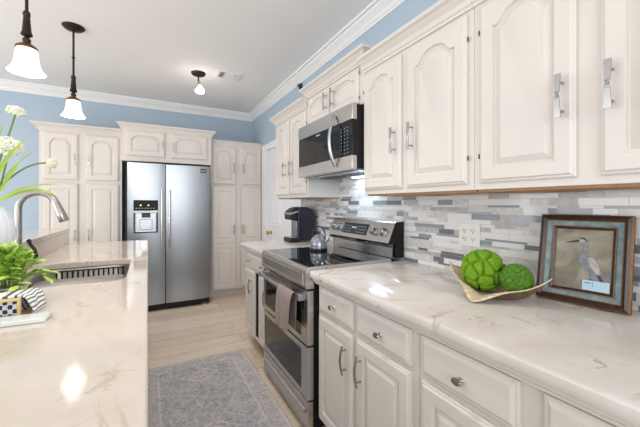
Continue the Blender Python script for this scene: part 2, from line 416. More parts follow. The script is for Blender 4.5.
# ------------------------------------------------------------------ cabinet kit (local: x along the front, -y out of the front, z up)
def arch_fn(style):
    def cath(t):
        a = abs(t)
        if a > 0.86: return 0.0
        if a > 0.42:
            q = (0.86 - a)/0.44
            return 0.80*(q*q*(3 - 2*q))**0.9
        return 0.80 + 0.20*math.cos(a/0.42*PI/2)
    def clip(t):
        a = abs(t)
        if a > 0.90: return 0
        if a > 0.52: q = (0.90 - a)/0.38; return 0.9*(q*(2 - q))
        return 0.9 + 0.1*math.cos(a/0.52*PI/2)
    return {'arch': cath, 'clip': clip, 'rect': (lambda t: 1.0)}[style]
def panel_front(mb, x0, z0, wd, ht, style='rect', t=0.02, b=0.055, rise=None, y=0.0):
    fn = arch_fn(style); n = 28 if style != 'rect' else 1
    rise = rise if rise is not None else min(0.06, wd*0.16)
    if style == 'rect': rise = 0
    def loop(m, yy, arch):
        pts = [(x0+m, y+yy, z0+m), (x0+wd-m, y+yy, z0+m)]
        for i in range(n+1):
            tt = 1 - 2*i/n
            zz = z0 + ht - m
            if arch: zz += -rise + rise*fn(tt)
            pts.append((x0 + wd/2 + tt*(wd/2 - m), y+yy, zz))
        return pts
    L = [loop(0, 0, 0), loop(0, -t+0.010, 0), loop(0.004, -t+0.007, 0), loop(0.008, -t+0.006, 0), loop(0.013, -t, 0),
         loop(b, -t, 1), loop(b+0.003, -t+0.012, 1), loop(b+0.009, -t+0.0125, 1), loop(b+0.032, -t+0.0015, 1)]
    mb.loops(L, True, True)
def door(parent, x0, z0, wd, ht, style='rect', b=0.052, rise=None, two=None):
    mb = MB()
    if two:
        # one slab, two stacked raised panels
        mb.box(x0, x0+wd, -0.012, 0, z0, z0+ht)
        panel_front(mb, x0, z0, wd, two, 'rect', b=b); panel_front(mb, x0, z0+two, wd, ht-two, 'rect', b=b)
    else: panel_front(mb, x0, z0, wd, ht, style, b=b, rise=rise)
    return mb.build('door', M['cabinet'], parent, smooth=22)
def drawer(parent, x0, z0, wd, ht):
    t = 0.02
    def lp(m, y): return rect_loop(x0+m, x0+wd-m, z0+m, z0+ht-m, y)
    return MB().loops([lp(0, 0), lp(0, -0.010), lp(0.004, -0.013), lp(0.010, -0.0135), lp(0.020, -t), lp(0.022, -t)]).build('drawer', M['cabinet'], parent, smooth=20)
def handle_mesh(length=0.135):
    mb = MB(); L = []; n = 26; wd, th = 0.0075, 0.0022
    for i in range(n+1):
        s = i/n; z = -length/2 + length*s
        q = min(1, max(0, (s - 0.38)/0.24)); q = q*q*(3-2*q)
        a = PI*q; bow = -0.032 - 0.002*math.sin(PI*s)
        wv = wd*(1.0 + 0.15*math.cos(2*PI*s))
        ca, sa = math.cos(a), math.sin(a)
        L.append([(ca*p - sa*r, bow + sa*p + ca*r, z) for p, r in ((-wv, -th), (wv, -th), (wv, th), (-wv, th))])
    mb.loops(L)
    for zz in (-length*0.33, length*0.33): mb.lathe([(0.0045, 0), (0.0035, 0.008), (0.0035, 0.033)], (0, 0, zz), 10, 'y')
    return mb
H_TW = handle_mesh().build('handle', M['nickel'], None); H_TW_ME = H_TW.data; bpy.data.objects.remove(H_TW)
def bow_mesh():
    mb = MB(); pts = []; n = 20; ln = 0.135
    for i in range(n+1):
        s = i/n
        pts.append((0, -0.022 - 0.012*math.sin(PI*s), -ln/2 + ln*s))
    mb.tube(pts, [0.0038 + 0.0015*math.sin(PI*i/n) for i in range(n+1)], 10, flat=1.3, up=(0, 1, 0))
    for zz in (-0.045, 0.045): mb.lathe([(0.005, 0), (0.004, 0.008), (0.004, 0.030)], (0, 0, zz), 10, 'y')
    return mb
H_B = bow_mesh().build('handle', M['brushed_nickel'], None); H_B_ME = H_B.data; bpy.data.objects.remove(H_B)
kn = MB().lathe([(0.010, 0), (0.0085, 0.004), (0.006, 0.008), (0.006, 0.014), (0.013, 0.019), (0.0165, 0.025), (0.0145, 0.031), (0.0, 0.033)], (0, 0, 0), 20, 'y', sx=1.25, sy=0.85).build('knob', M['brushed_nickel'], None)
K_ME = kn.data; bpy.data.objects.remove(kn)
def place(name, me, parent, x, y, z, sc=1.0):
    o = bpy.data.objects.new(name, me); C.objects.link(o); o.parent = parent; o.location = (x, y, z); o.scale = (sc, sc, sc); return o
def cab_crown(root, W, D, z0, h=0.08, out=0.062, left=True, right=True):
    f = h/0.08; g = out/0.062
    pr = [(0, 0), (0.010, 0), (0.012, 0.012), (0.018, 0.016), (0.026, 0.034), (0.042, 0.050), (0.047, 0.056), (0.056, 0.060), (0.062, 0.064), (0.062, 0.080), (0, 0.080)]
    pr = [(o*g, z0 + z*f) for o, z in pr]
    path = ([(0, D)] if left else []) + [(0, 0), (W, 0)] + ([(W, D)] if right else [])
    return MB().sweep(path, pr, 1).build('crown_moulding', M['cabinet'], root, smooth=0)

# ---- upper cabinets on the right wall (front face plane X = 1.16)
UF = 1.16; UD = WX - UF - 0.002
def upper(label, y_far, W, z0, z1, doors, crown_z, handles, style='arch', left=True, right=True, crown_h=0.08, wood=True, rise=None, hs=1.0, D=UD, b=0.055):
    r = thing('wall_cabinet', label, 'cabinet', (UF, y_far, z0), RIGHT)
    H = z1 - z0
    box('body', M['cabinet'], r, 0, W, 0, D, 0.004, H, 0.002)
    if wood: box('bottom_panel', M['cab_wood'], r, 0.004, W-0.004, 0.018, D-0.012, -0.004, 0.0038)
    for (x0, x1, d0, d1), (hx, hz) in zip(doors, handles):
        dr = door(r, x0, d0, x1-x0, d1-d0, style, b=b, rise=rise)
        place('handle', H_TW_ME, dr, hx, -0.019, hz, hs)
        sx = x0 - 0.0035 if hx > (x0 + x1)/2 else x1 + 0.0035        # hinges on the side away from the handle
        for hz_ in (d0 + 0.15*(d1-d0), d1 - 0.15*(d1-d0)):
            MB().lathe([(0.0026, -0.009), (0.0026, 0.009)], (sx, -0.010, hz_), 8).build('hinge', M['bronze'], dr)
    cab_crown(r, W, D, crown_z - z0, crown_h, 0.062, left, right)
    return r
Z0 = 1.333
upper('two-door white wall cabinet right of the microwave', 1.575, 0.742, Z0, 2.078,
      [(0.010, 0.332, 0.030, 0.725), (0.372, 0.716, 0.030, 0.725)], 2.072, [(0.292, 0.278), (0.419, 0.278)], left=False, right=False)
upper('white wall cabinet above the picture and green moss balls, nearest the viewer', 0.832, 0.78, Z0, 2.078,
      [(0.030, 0.350, 0.030, 0.725), (0.410, 0.730, 0.030, 0.725)], 2.072, [(0.318, 0.280), (0.440, 0.278)], left=False, right=True)
upper('short white two-door cabinet above the microwave', 2.343, 0.768, 1.89, 2.145,
      [(0.022, 0.352, 0.016, 0.238), (0.385, 0.722, 0.016, 0.238)], 2.14, [(0.338, 0.130), (0.440, 0.130)], wood=False, rise=0.03, hs=0.95, b=0.036)
upper('white two-door wall cabinet above the coffee maker', 3.07, 0.725, Z0, 2.078,
      [(0.012, 0.340, 0.030, 0.725), (0.375, 0.700, 0.030, 0.725)], 2.072, [(0.285, 0.265), (0.432, 0.265)], left=True, right=False, hs=1.0)

# ---- base cabinets on the right wall (front face plane X = 0.83)
BF = 0.83; BD = WX - BF - 0.002
def base(label, y_far, W, fronts, slot=None):
    r = thing('base_cabinet', label, 'cabinet', (BF, y_far, 0), RIGHT)
    mb = MB()
    if slot:
        a, b, zb, zt = slot
        mb.box(0, a, 0, BD, 0.10, 0.87); mb.box(b, W, 0, BD, 0.10, 0.87); mb.box(a, b, 0, BD, 0.10, zb); mb.box(a, b, 0, BD, zt, 0.87); mb.box(a, b, 0.25, BD, zb, zt, 1); mb.box(a, a+0.002, 0.0005, 0.25, zb, zt, 1); mb.box(b-0.002, b, 0.004, 0.25, zb, zt, 1); mb.box(a+0.002, b-0.002, 0.001, 0.25, zb, zb+0.002, 1)  # gap lined in a dark colour that stands in for interior shade
    else: mb.box(0, W, 0, BD, 0.10, 0.873)
    mb.build('body', [M['cabinet'], M['slot']], r, bevel=0 if slot else 0.002)
    box('toe_kick', M['kick'], r, 0.01, W-0.01, 0.07, BD, 0.0, 0.099)
    for fr in fronts:
        if fr[0] == 'door':
            _, x0, x1, z0, z1, hx, hz = fr
            dr = door(r, x0, z0, x1-x0, z1-z0, 'rect'); place('handle', H_B_ME, dr, hx, -0.019, hz)
        else:
            _, x0, x1, z0, z1, ks = fr
            dr = drawer(r, x0, z0, x1-x0, z1-z0)
            for kx, kz in ks: place('knob', K_ME, dr, kx, -0.02, kz, 0.82)
    return r
base('white base cabinet with two drawers over two doors, right of the range', 1.545, 0.735,
     [('drawer', 0.022, 0.348, 0.702, 0.835, [(0.190, 0.768)]), ('drawer', 0.375, 0.708, 0.702, 0.835, [(0.548, 0.762)]),
      ('door', 0.022, 0.345, 0.122, 0.682, 0.301, 0.556), ('door', 0.378, 0.708, 0.122, 0.682, 0.418, 0.556)])
base('white base cabinet below the moss bowl, nearest the viewer', 0.808, 0.76,
     [('drawer', 0.020, 0.345, 0.702, 0.835, [(0.182, 0.762)]), ('drawer', 0.400, 0.730, 0.702, 0.835, [(0.565, 0.755)]),
      ('door', 0.020, 0.345, 0.122, 0.682, 0.300, 0.530), ('door', 0.400, 0.730, 0.122, 0.682, 0.445, 0.530)])
base('small white base cabinet left of the range with dark gap between doors', 3.0, 0.675,
     [('drawer', 0.020, 0.655, 0.702, 0.835, [(0.183, 0.770), (0.534, 0.770)]), ('door', 0.010, 0.285, 0.122, 0.682, 0.225, 0.551), ('door', 0.412, 0.662, 0.122, 0.682, 0.637, 0.55)],
     slot=(0.289, 0.408, 0.13, 0.68))

# ---- countertops
def counter(name, label, y0, y1, m):
    xf = 0.775
    pr = [(xf+0.004, 0.877), (xf, 0.885), (xf, 0.905), (xf+0.003, 0.912), (xf+0.010, 0.915), (WX-0.009, 0.915), (WX-0.009, 0.877)]
    o = MB().prism(pr, 'y', y0, y1).build(name, m, None, smooth=35)
    return tag(o, label, 'countertop')
c1 = counter('countertop', 'long white quartz countertop with grey veins under bowl and picture', -0.05, 1.552, M['counter'])
MB().prism([(BF-0.001, 0.8405), (BF-0.028, 0.848), (BF-0.030, 0.856), (BF-0.040, 0.864), (BF-0.042, 0.8765), (BF-0.001, 0.8765)], 'y', 0.05, 1.543).build('cove_trim', M['cabinet'], c1)
c2 = counter('countertop', 'short white quartz countertop under the coffee maker', 2.318, 3.025, M['counter'])
MB().prism([(BF-0.001, 0.8405), (BF-0.028, 0.848), (BF-0.030, 0.856), (BF-0.040, 0.864), (BF-0.042, 0.8765), (BF-0.001, 0.8765)], 'y', 2.326, 3.0).build('cove_trim', M['cabinet'], c2)

# ---- tall cabinets on the back wall (fronts face -Y)
def tall(label, x0, W, yf, zt, cols, split, crown, handles_up, handles_lo, z_up, left=True, right=True, crown_out=0.062, crown_h=0.08):
    r = thing('pantry_cabinet', label, 'cabinet', (x0, yf, 0))
    D = WY - yf - 0.002
    box('body', M['cabinet'], r, 0, W, 0, D, 0.09, zt, 0.002)
    box('toe_kick', M['cabinet'], r, 0.004, W-0.004, 0.05, D, 0.0, 0.089)
    for k, (a, b) in enumerate(cols):
        u = door(r, a, split + 0.018, b-a, z_up - split - 0.018, 'clip', b=0.058, rise=0.05)
        place('handle', H_TW_ME, u, handles_up[k][0], -0.019, handles_up[k][1], 0.95)
        l = door(r, a, 0.11, b-a, split - 0.018 - 0.11, 'rect', b=0.058, two=0.62)
        place('handle', H_TW_ME, l, handles_lo[k][0], -0.019, handles_lo[k][1], 0.95)
    cab_crown(r, W, D, zt - 0.004, crown_h, crown_out, left, right)
    return r
tall('white tall pantry cabinet left of the refrigerator', -1.04, 0.766, 4.48, 2.09, [(0.034, 0.345), (0.412, 0.736)], 1.53, True,
     [(0.318, 1.78), (0.443, 1.78)], [(0.318, 0.93), (0.445, 0.93)], 2.07, right=False)
tall('white tall pantry cabinet between refrigerator and white door', 0.742, 0.726, 4.48, 2.105, [(0.022, 0.342), (0.412, 0.704)], 1.532, True,
     [(0.304, 1.78), (0.433, 1.78)], [(0.304, 0.93), (0.431, 0.93)], 2.07, left=False, right=False, crown_out=0.03, crown_h=0.05)
r = thing('wall_cabinet', 'white two-door cabinet above the refrigerator', 'cabinet', (-0.272, 4.40, 1.795))
box('body', M['cabinet'], r, 0, 1.012, 0, WY-4.40-0.002, 0, 0.375, 0.002)
for (a, b), hx in (((0.045, 0.458), 0.432), ((0.525, 0.957), 0.552)):
    dr = door(r, a, 0.058, b-a, 0.305, 'clip', rise=0.045); place('handle', H_TW_ME, dr, hx, -0.019, 0.19, 0.95)
cab_crown(r, 1.012, WY-4.40-0.002, 0.366, 0.08, 0.05)

# ------------------------------------------------------------------ refrigerator
fr = thing('refrigerator', 'stainless side-by-side refrigerator with ice and water dispenser', 'refrigerator', (-0.21, 4.25, 0))
FW = 0.91
box('body', M['darkside'], fr, 0.006, FW-0.006, 0.075, 0.70, 0.03, 1.75, 0.004)
def bowed(x0, x1, z0, z1, bow=0.010):
    n = 12; pts = []
    for i in range(n+1):
        s = i/n; e = min(s, 1-s); pts.append((x0 + (x1-x0)*s, 0.006 - bow*math.sin(PI*s)**0.7))
    poly = [(x0, 0.072)] + pts + [(x1, 0.072)]
    return poly
dl = MB(); dl.prism(bowed(0.0, 0.393, 0, 0), 'z', 0.085, 0.94); 
dl.prism(bowed(0.0, 0.393, 0, 0), 'z', 1.325, 1.76)
def part_bow(x0, x1, z0, z1):
    n = 6
    f = lambda x: 0.006 - 0.010*math.sin(PI*min(max(x/0.393, 0), 1))**0.7
    p = [(x0, 0.072)] + [(x0 + (x1-x0)*i/n, f(x0 + (x1-x0)*i/n)) for i in range(n+1)] + [(x1, 0.072)]
    dl.prism(p, 'z', z0, z1)
part_bow(0.0, 0.062, 0.94, 1.325); part_bow(0.316, 0.393, 0.94, 1.325)
ld = dl.build('freezer_door', M['fridge_steel'], fr, smooth=20)
rd = MB().prism(bowed(0.401, FW, 0, 0, 0.012), 'z', 0.085, 1.755).build('fresh_food_door', M['fridge_steel'], fr, smooth=20)
dsp = box('dispenser_panel', M['black_satin'], ld, 0.064, 0.314, -0.006, 0.03, 1.205, 1.323, 0.003)
for xx in (0.135, 0.215): MB().lathe([(0.010, 0), (0.010, 0.002)], (xx, -0.0055, 1.265), 14, 'y').build('icon', M['icon_green'], dsp)
ik = MB()
for k in range(7): ik.box(0.085 + k*0.03, 0.1 + k*0.03, -0.0072, -0.006, 1.228, 1.233)
ik.build('icon_row', M['icon'], dsp)
box('dispenser_trim', M['nickel'], ld, 0.060, 0.318, -0.014, 0.03, 1.175, 1.203, 0.004)
cav = MB(); cav.box(0.064, 0.314, 0.062, 0.070, 0.945, 1.174); cav.box(0.064, 0.082, 0.0, 0.062, 0.945, 1.174, 1); cav.box(0.296, 0.314, 0.0, 0.062, 0.945, 1.174, 1); cav.box(0.064, 0.314, -0.004, 0.062, 0.940, 0.955, 1)
cav.build('dispenser_recess', [M['silver'], M['display']], ld)
box('dispenser_nozzle', M['black'], ld, 0.145, 0.235, 0.012, 0.058, 1.12, 1.174, 0.006)
box('dispenser_paddle', M['silver'], ld, 0.125, 0.255, 0.045, 0.056, 0.975, 1.10, 0.005)
for xx, dd in ((0.355, ld), (0.437, rd)):
    hb = MB(); n = 14
    hb.tube([(xx, -0.05 - 0.012*math.sin(PI*i/n), 0.76 + 0.69*i/n) for i in range(n+1)], 0.0125, 12)
    for zz in (0.80, 1.41): hb.lathe([(0.011, 0), (0.009, 0.05)], (xx, 0, zz), 10, 'y')
    hb.build('handle', M['steel'], dd)
bd = box('badge', M['darkside'], rd, 0.790, 0.866, -0.006, 0.004, 1.676, 1.722, 0.002)
b2 = MB()
for k in range(8): b2.box(0.796 + k*0.008, 0.801 + k*0.008, -0.0068, -0.006, 1.692, 1.704)
b2.build('badge_lettering', M['icon'], bd)
box('toe_grille', M['darkside'], fr, 0.01, FW-0.01, 0.03, 0.12, 0.02, 0.082, 0.003)
for xx in (0.06, 0.85): MB().lathe([(0.022, 0), (0.022, 0.03)], (xx, 0.06, 0.0), 14, 'z').build('foot', M['silver'], fr)

# ------------------------------------------------------------------ range
RW = 0.755
rg = thing('range', 'stainless double-oven electric range with glass cooktop between the counters', 'oven', (0.77, 2.31, 0), RIGHT)
RD = WX - 0.77 - 0.014
box('body', M['darkside'], rg, 0.002, RW-0.002, 0.032, RD, 0.035, 0.905, 0.003)
for xx in (0.05, RW-0.05):
    for yy in (0.08, RD-0.06): MB().lathe([(0.016, 0), (0.016, 0.04)], (xx, yy, 0.0), 12).build('foot', M['black'], rg)
ct = box('cooktop', M['glass_black'], rg, 0.012, RW-0.012, 0.0105, RD-0.10, 0.9265, 0.9325, 0.001)
tr = MB(); tr.box(0, 0.0118, 0.0105, RD-0.10, 0.9055, 0.9335); tr.box(RW-0.0118, RW, 0.0105, RD-0.10, 0.9055, 0.9335); tr.box(0.0118, RW-0.0118, 0.0105, RD-0.1, 0.9055, 0.9262)
tr.build('cooktop_trim', M['steel'], rg, bevel=0.002)
for (bx, by, br) in ((0.20, 0.19, 0.105), (0.55, 0.19, 0.085), (0.20, 0.43, 0.08), (0.55, 0.43, 0.105)):
    MB().loops([[(bx+q*math.cos(2*PI*i/40), by+q*math.sin(2*PI*i/40), 0.9328) for i in range(40)] for q in (br, br-0.003)], False, False).build('burner_ring', M['display'], ct, smooth=0)
fp = MB().prism([(-0.012, 0.815), (-0.018, 0.83), (-0.018, 0.905), (-0.010, 0.928), (-0.004, 0.9335), (0.010, 0.9335), (0.010, 0.90), (0.034, 0.90), (0.034, 0.815)], 'x', 0, RW).build('front_panel', M['steel'], rg, smooth=20)
MB().loops([rect_loop(0.028, RW-0.028, 0.831, 0.897, -0.0178), rect_loop(0.030, RW-0.030, 0.833, 0.895, -0.0225), rect_loop(0.035, RW-0.035, 0.838, 0.890, -0.0225), rect_loop(0.037, RW-0.037, 0.840, 0.888, -0.0185)], False, True).build('panel_inset', M['steel'], fp, smooth=0)
def oven_door(nm, z0, z1, wx0, wx1, wz0, wz1):
    mb = MB()
    mb.box(0.004, RW-0.004, -0.004, 0.032, z0, wz0); mb.box(0.004, RW-0.004, -0.004, 0.032, wz1, z1)
    mb.box(0.004, wx0, -0.004, 0.032, wz0, wz1); mb.box(wx1, RW-0.004, -0.004, 0.032, wz0, wz1)
    o = mb.build(nm, M['steel'], rg, smooth=0)
    box('window', M['oven_glass'], o, wx0, wx1, 0.000, 0.02, wz0, wz1)
    return o
ud = oven_door('upper_oven_door', 0.503, 0.802, 0.035, RW-0.085, 0.535, 0.735)
ldr = oven_door('lower_oven_door', 0.203, 0.492, 0.035, RW-0.085, 0.235, 0.460)
hn = MB(); n = 18
hn.tube([(0.035 + (RW-0.07)*i/n, -0.034 - 0.018*math.sin(PI*i/n), 0.768) for i in range(n+1)], 0.0125, 12)
for xx in (0.035, RW-0.05): hn.box(xx-0.012, xx+0.03, -0.05, -0.004, 0.750, 0.786)
hn.build('handle', M['nickel'], ud, bevel=0.003)
box('maker_plate', M['display'], ud, RW-0.10, RW-0.05, -0.0055, -0.004, 0.69, 0.742)
dw = MB().box(0.004, RW-0.004, -0.004, 0.032, 0.040, 0.192).build('storage_drawer', M['steel'], rg, bevel=0.003)
MB().prism([(-0.0045, 0.150), (-0.014, 0.142), (-0.014, 0.130), (-0.0045, 0.122)], 'x', 0.03, RW-0.03).build('drawer_rib', M['steel'], dw, smooth=0)
# backguard
by = 0.565
bgd = MB().prism([(by+0.035, 0.9336), (by+0.035, 1.00), (by+0.045, 1.012), (by+0.045, 1.035), (RD, 1.035), (RD, 0.9336)], 'x', 0.012, RW-0.012, 0)
bgo = bgd.build('backguard', M['steel'], rg, smooth=20)
MB().prism([(by+0.028, 1.000), (by+0.0, 1.012), (by+0.0, 1.022), (by+0.05, 1.032), (by+0.05, 1.0)], 'x', 0.006, RW-0.006).build('vent_slot', M['glass_black'], bgo, smooth=20)
MB().prism([(by-0.006, 1.032), (by+0.052, 1.158), (by+0.062, 1.165), (RD, 1.165), (RD, 1.0351), (by+0.03, 1.0351)], 'x', 0.0, RW).build('control_fascia', M['steel'], bgo, smooth=20)
sl = math.atan2(0.058, 0.126)
def on_fascia(o, x, s):         # place a part made facing -y on the sloping fascia
    o.location = (x, by-0.006 + 0.058*s, 1.032 + 0.126*s); o.rotation_euler = (-sl, 0, 0); return o
disp = on_fascia(box('display', M['display'], bgo, -0.155, 0.155, -0.003, 0.003, -0.042, 0.042, 0.001), 0.345, 0.52)
for side in (0, 6):
    dk = MB()
    for i in range(side, side + 4):
        for j in range(3): dk.box(-0.142 + i*0.029, -0.132 + i*0.029, -0.0036, -0.003, -0.028 + j*0.022, -0.024 + j*0.022)
    dk.build('key_print', M['icon'], disp)
for xa in (-0.035, -0.006): box('clock_digit', M['icon'], disp, xa, xa + 0.022, -0.0036, -0.003, 0.002, 0.014)
for xx in (0.055, 0.135, 0.575, 0.675):
    k = MB().lathe([(0.031, 0), (0.031, 0.004), (0.026, 0.006), (0.024, 0.03), (0.021, 0.034), (0, 0.034)], (0, 0, 0), 24, 'y'); k.box(-0.004, 0.004, -0.044, -0.03, -0.024, 0.024)
    on_fascia(k.build('control_knob', M['nickel'], bgo, bevel=0.001), xx, 0.5)
for xa, xb in ((-0.003, 0.0), (RW, RW+0.003)):
    MB().prism([(by-0.004, 1.032), (by+0.054, 1.16), (RD, 1.167), (RD, 0.934), (by+0.05, 0.934), (by+0.05, 1.02)], 'x', xa, xb).build('end_cap', M['darkside'], bgo, smooth=0)

# towel over the oven handle
tw = MB(); n = 26; wd = 0.215; rows = []
prof = [(0.018, -0.20), (0.018, -0.10), (0.0165, -0.02), (0.011, 0.012), (0.0, 0.0185), (-0.011, 0.012), (-0.017, -0.02), (-0.019, -0.06), (-0.021, -0.12), (-0.023, -0.18), (-0.025, -0.205), (-0.025, -0.225)]
for k, (yy, zz) in enumerate(prof):
    row = []; fall = max(0, -zz)
    for i in range(n+1):
        s = i/n; wob = (0.010*math.sin(s*13+0.6) + 0.006*math.sin(s*23+2))*min(1, fall*8)
        if yy > 0.012: wob = abs(wob)*-0.2
        x = (s-0.5)*wd*(1 - 0.18*min(1, fall*5)) + 0.012*fall
        row.append((x, yy - abs(wob)*0.9 - (0.004 if yy < -0.014 else 0), zz + (0.02*s if k == len(prof)-1 else 0)))
    rows.append(row)
tw.loops(rows, False, False, closed=False)
o = tw.build('dish_towel', M['towel'], None, smooth=60, fix=False)
o.location = (0.77-0.0505, 1.745, 0.768); o.rotation_euler = (0, 0, RIGHT)
sd = o.modifiers.new('solid', 'SOLIDIFY'); sd.thickness = 0.003; sd.offset = 0
tag(o, 'taupe dish towel hanging from the oven handle', 'towel')

# ------------------------------------------------------------------ microwave
mw = thing('microwave', 'stainless over-the-range microwave with black glass door', 'microwave', (1.07, 2.338, 1.488), RIGHT)
MW, MH, MD = 0.768, 0.397, WX - 1.07 - 0.011
box('body', M['darkside'], mw, 0.002, MW-0.002, 0.032, MD, 0.006, MH-0.002, 0.002)
b = MB().box(0, MW, -0.004, 0.032, 0.300, MH).build('top_band', M['steel'], mw, bevel=0.003)
b = MB().box(0, MW, -0.004, 0.032, 0.0, 0.085).build('bottom_band', M['steel'], mw, bevel=0.003)
dr = box('door', M['mw_glass'], mw, 0.002, 0.600, 0.0, 0.032, 0.0855, 0.2995, 0.002)
wn = MB().loops([rect_loop(0.03, 0.53, 0.105, 0.265, -0.0004), rect_loop(0.033, 0.527, 0.108, 0.262, -0.0004)], False, False).build('window_border', M['display'], dr, smooth=0)
lt = MB()
for k in range(7): lt.box(0.30 + k*0.009, 0.3065 + k*0.009, -0.0008, 0.0, 0.279, 0.287)
lt.build('door_print', M['icon'], dr)
hp = MB(); n = 20
hp.tube([(0.585, -0.010 - 0.045*math.sin(PI*i/n)**0.8, 0.035 + 0.325*i/n) for i in range(n+1)], 0.0105, 12, flat=1.25, up=(0, 1, 0))
hp.build('handle', M['nickel'], dr)
kp = box('control_panel', M['mw_glass'], mw, 0.602, MW-0.002, 0.0, 0.032, 0.0855, 0.2995, 0.002)
kk = MB()
for i in range(3):
    for j in range(8): kk.box(0.640 + i*0.034, 0.646 + i*0.034, -0.0006, 0.0, 0.104 + j*0.022, 0.108 + j*0.022)
kk.build('keypad_print', M['icon'], kp)
un = box('underside', M['silver'], mw, 0.01, MW-0.01, 0.045, MD-0.01, -0.004, 0.0055)
for xx in (0.22, 0.54): box('grease_filter', M['darkside'], un, xx-0.12, xx+0.12, 0.14, 0.27, -0.007, -0.004, 0.001)
box('task_lamp', mat('lit_task_lens', (225, 240, 255), 0.4, emit=6), un, 0.30, 0.46, 0.31, 0.355, -0.008, -0.004)
ld_ = bpy.data.lights.new('task_light', 'AREA'); ld_.shape = 'RECTANGLE'; ld_.size = 0.16; ld_.size_y = 0.045; ld_.energy = 0.95; ld_.color = (0.62, 0.84, 1.0)
lo = bpy.data.objects.new('task_light', ld_); C.objects.link(lo); lo.parent = mw; lo.location = (0.38, 0.3325, -0.014)

# ------------------------------------------------------------------ coffee maker and kettle
cm = thing('coffee_maker', 'black single-serve coffee maker on the short counter beside the wall', 'coffee maker', (1.165, 2.935, 0.9155), RIGHT); cm.scale = (1, 0.9, 1)
# side profile (depth, height): tower with overhanging head
tow = [(0.10, 0.012), (0.285, 0.012), (0.295, 0.03), (0.297, 0.24), (0.285, 0.29), (0.25, 0.32), (0.20, 0.336), (0.12, 0.338), (0.10, 0.33), (0.10, 0.20)]
MB().prism(tow, 'x', 0.012, 0.192).build('tower', M['coffee'], cm, smooth=40, bevel=0.006)
MB().prism([(0.015, 0.215), (0.10, 0.205), (0.10, 0.334), (0.06, 0.322), (0.018, 0.292), (0.008, 0.27)], 'x', 0.026, 0.178).build('brew_head', M['black'], cm, smooth=40, bevel=0.008)
MB().prism([(0.0, 0.272), (0.012, 0.262), (0.11, 0.288), (0.12, 0.30), (0.10, 0.304), (0.02, 0.288)], 'x', 0.02, 0.184).build('lid_lever', M['silver'], cm, smooth=40, bevel=0.004)
box('drip_tray', M['black'], cm, 0.02, 0.184, 0.005, 0.12, 0.0, 0.045, 0.008)
box('drip_grate', M['silver'], cm, 0.035, 0.169, 0.015, 0.095, 0.0455, 0.048)
box('front_column', M['silver'], cm, 0.045, 0.159, 0.092, 0.0995, 0.05, 0.205, 0.002)
MB().prism([(0.13, 0.03), (0.285, 0.03), (0.285, 0.25), (0.13, 0.25)], 'x', 0.194, 0.202).build('water_tank', M['coffee'], cm, bevel=0.003)

kt = thing('kettle', 'small grey kettle with looped handle on the black cooktop', 'kettle', (1.13, 2.11, 0.9328), -0.9)
MB().lathe([(0.0, 0), (0.060, 0), (0.064, 0.006), (0.0650, 0.02), (0.0640, 0.05), (0.058, 0.08), (0.044, 0.101), (0.036, 0.107), (0.0, 0.107)], (0, 0, 0), 32).build('body', M['kettle'], kt, smooth=50)
MB().lathe([(0.0645, 0.0), (0.0662, 0.003), (0.0662, 0.018), (0.0648, 0.021)], (0, 0, 0), 32, cap=False).build('base_ring', M['black'], kt)
ldk = MB().lathe([(0.037, 0.106), (0.035, 0.112), (0.02, 0.120), (0.0, 0.122)], (0, 0, 0), 24).build('lid', M['kettle'], kt, smooth=50)
MB().lathe([(0.005, 0.120), (0.005, 0.126), (0.010, 0.130), (0.010, 0.138), (0.0, 0.141)], (0, 0, 0), 14).build('lid_knob', M['black'], ldk)
MB().tube([(0.045, 0, 0.055), (0.068, 0, 0.078), (0.082, 0, 0.098)], [0.016, 0.012, 0.009], 12).build('spout', M['silver'], kt)
MB().tube([(-0.050, 0, 0.085)] + [(0.052*math.cos(a), 0, 0.112 + 0.068*math.sin(a)) for a in [PI - PI*i/14 for i in range(15)]] + [(0.050, 0, 0.085)], 0.0048, 10, up=(0, 1, 0)).build('handle', M['black'], kt)

# ------------------------------------------------------------------ outlet plate
ou = thing('outlet_plate', 'white double outlet plate on the tiled wall behind the moss balls', 'outlet', (WX-0.0096, 1.138, 1.062), RIGHT)
box('plate', M['outlet'], ou, 0, 0.122, -0.005, 0.0, 0, 0.118, 0.002)
for xx in (0.036, 0.086):
    rc = MB()
    for zz in (0.038, 0.080): rc.lathe([(0.0165, 0), (0.0165, 0.002), (0.0, 0.0025)], (xx, -0.005, zz), 20, 'y')
    ro = rc.build('receptacle', M['outlet'], ou)
    sm = MB()
    for zz in (0.038, 0.080):
        sm.box(xx-0.0075, xx-0.0045, -0.0082, -0.0070, zz-0.002, zz+0.008); sm.box(xx+0.0045, xx+0.0075, -0.0082, -0.0070, zz-0.001, zz+0.007)
        sm.lathe([(0.003, 0.0), (0.003, 0.001)], (xx, -0.0070, zz-0.008), 10, 'y')
    sm.build('socket_slots', M['slot'], ro, smooth=0)

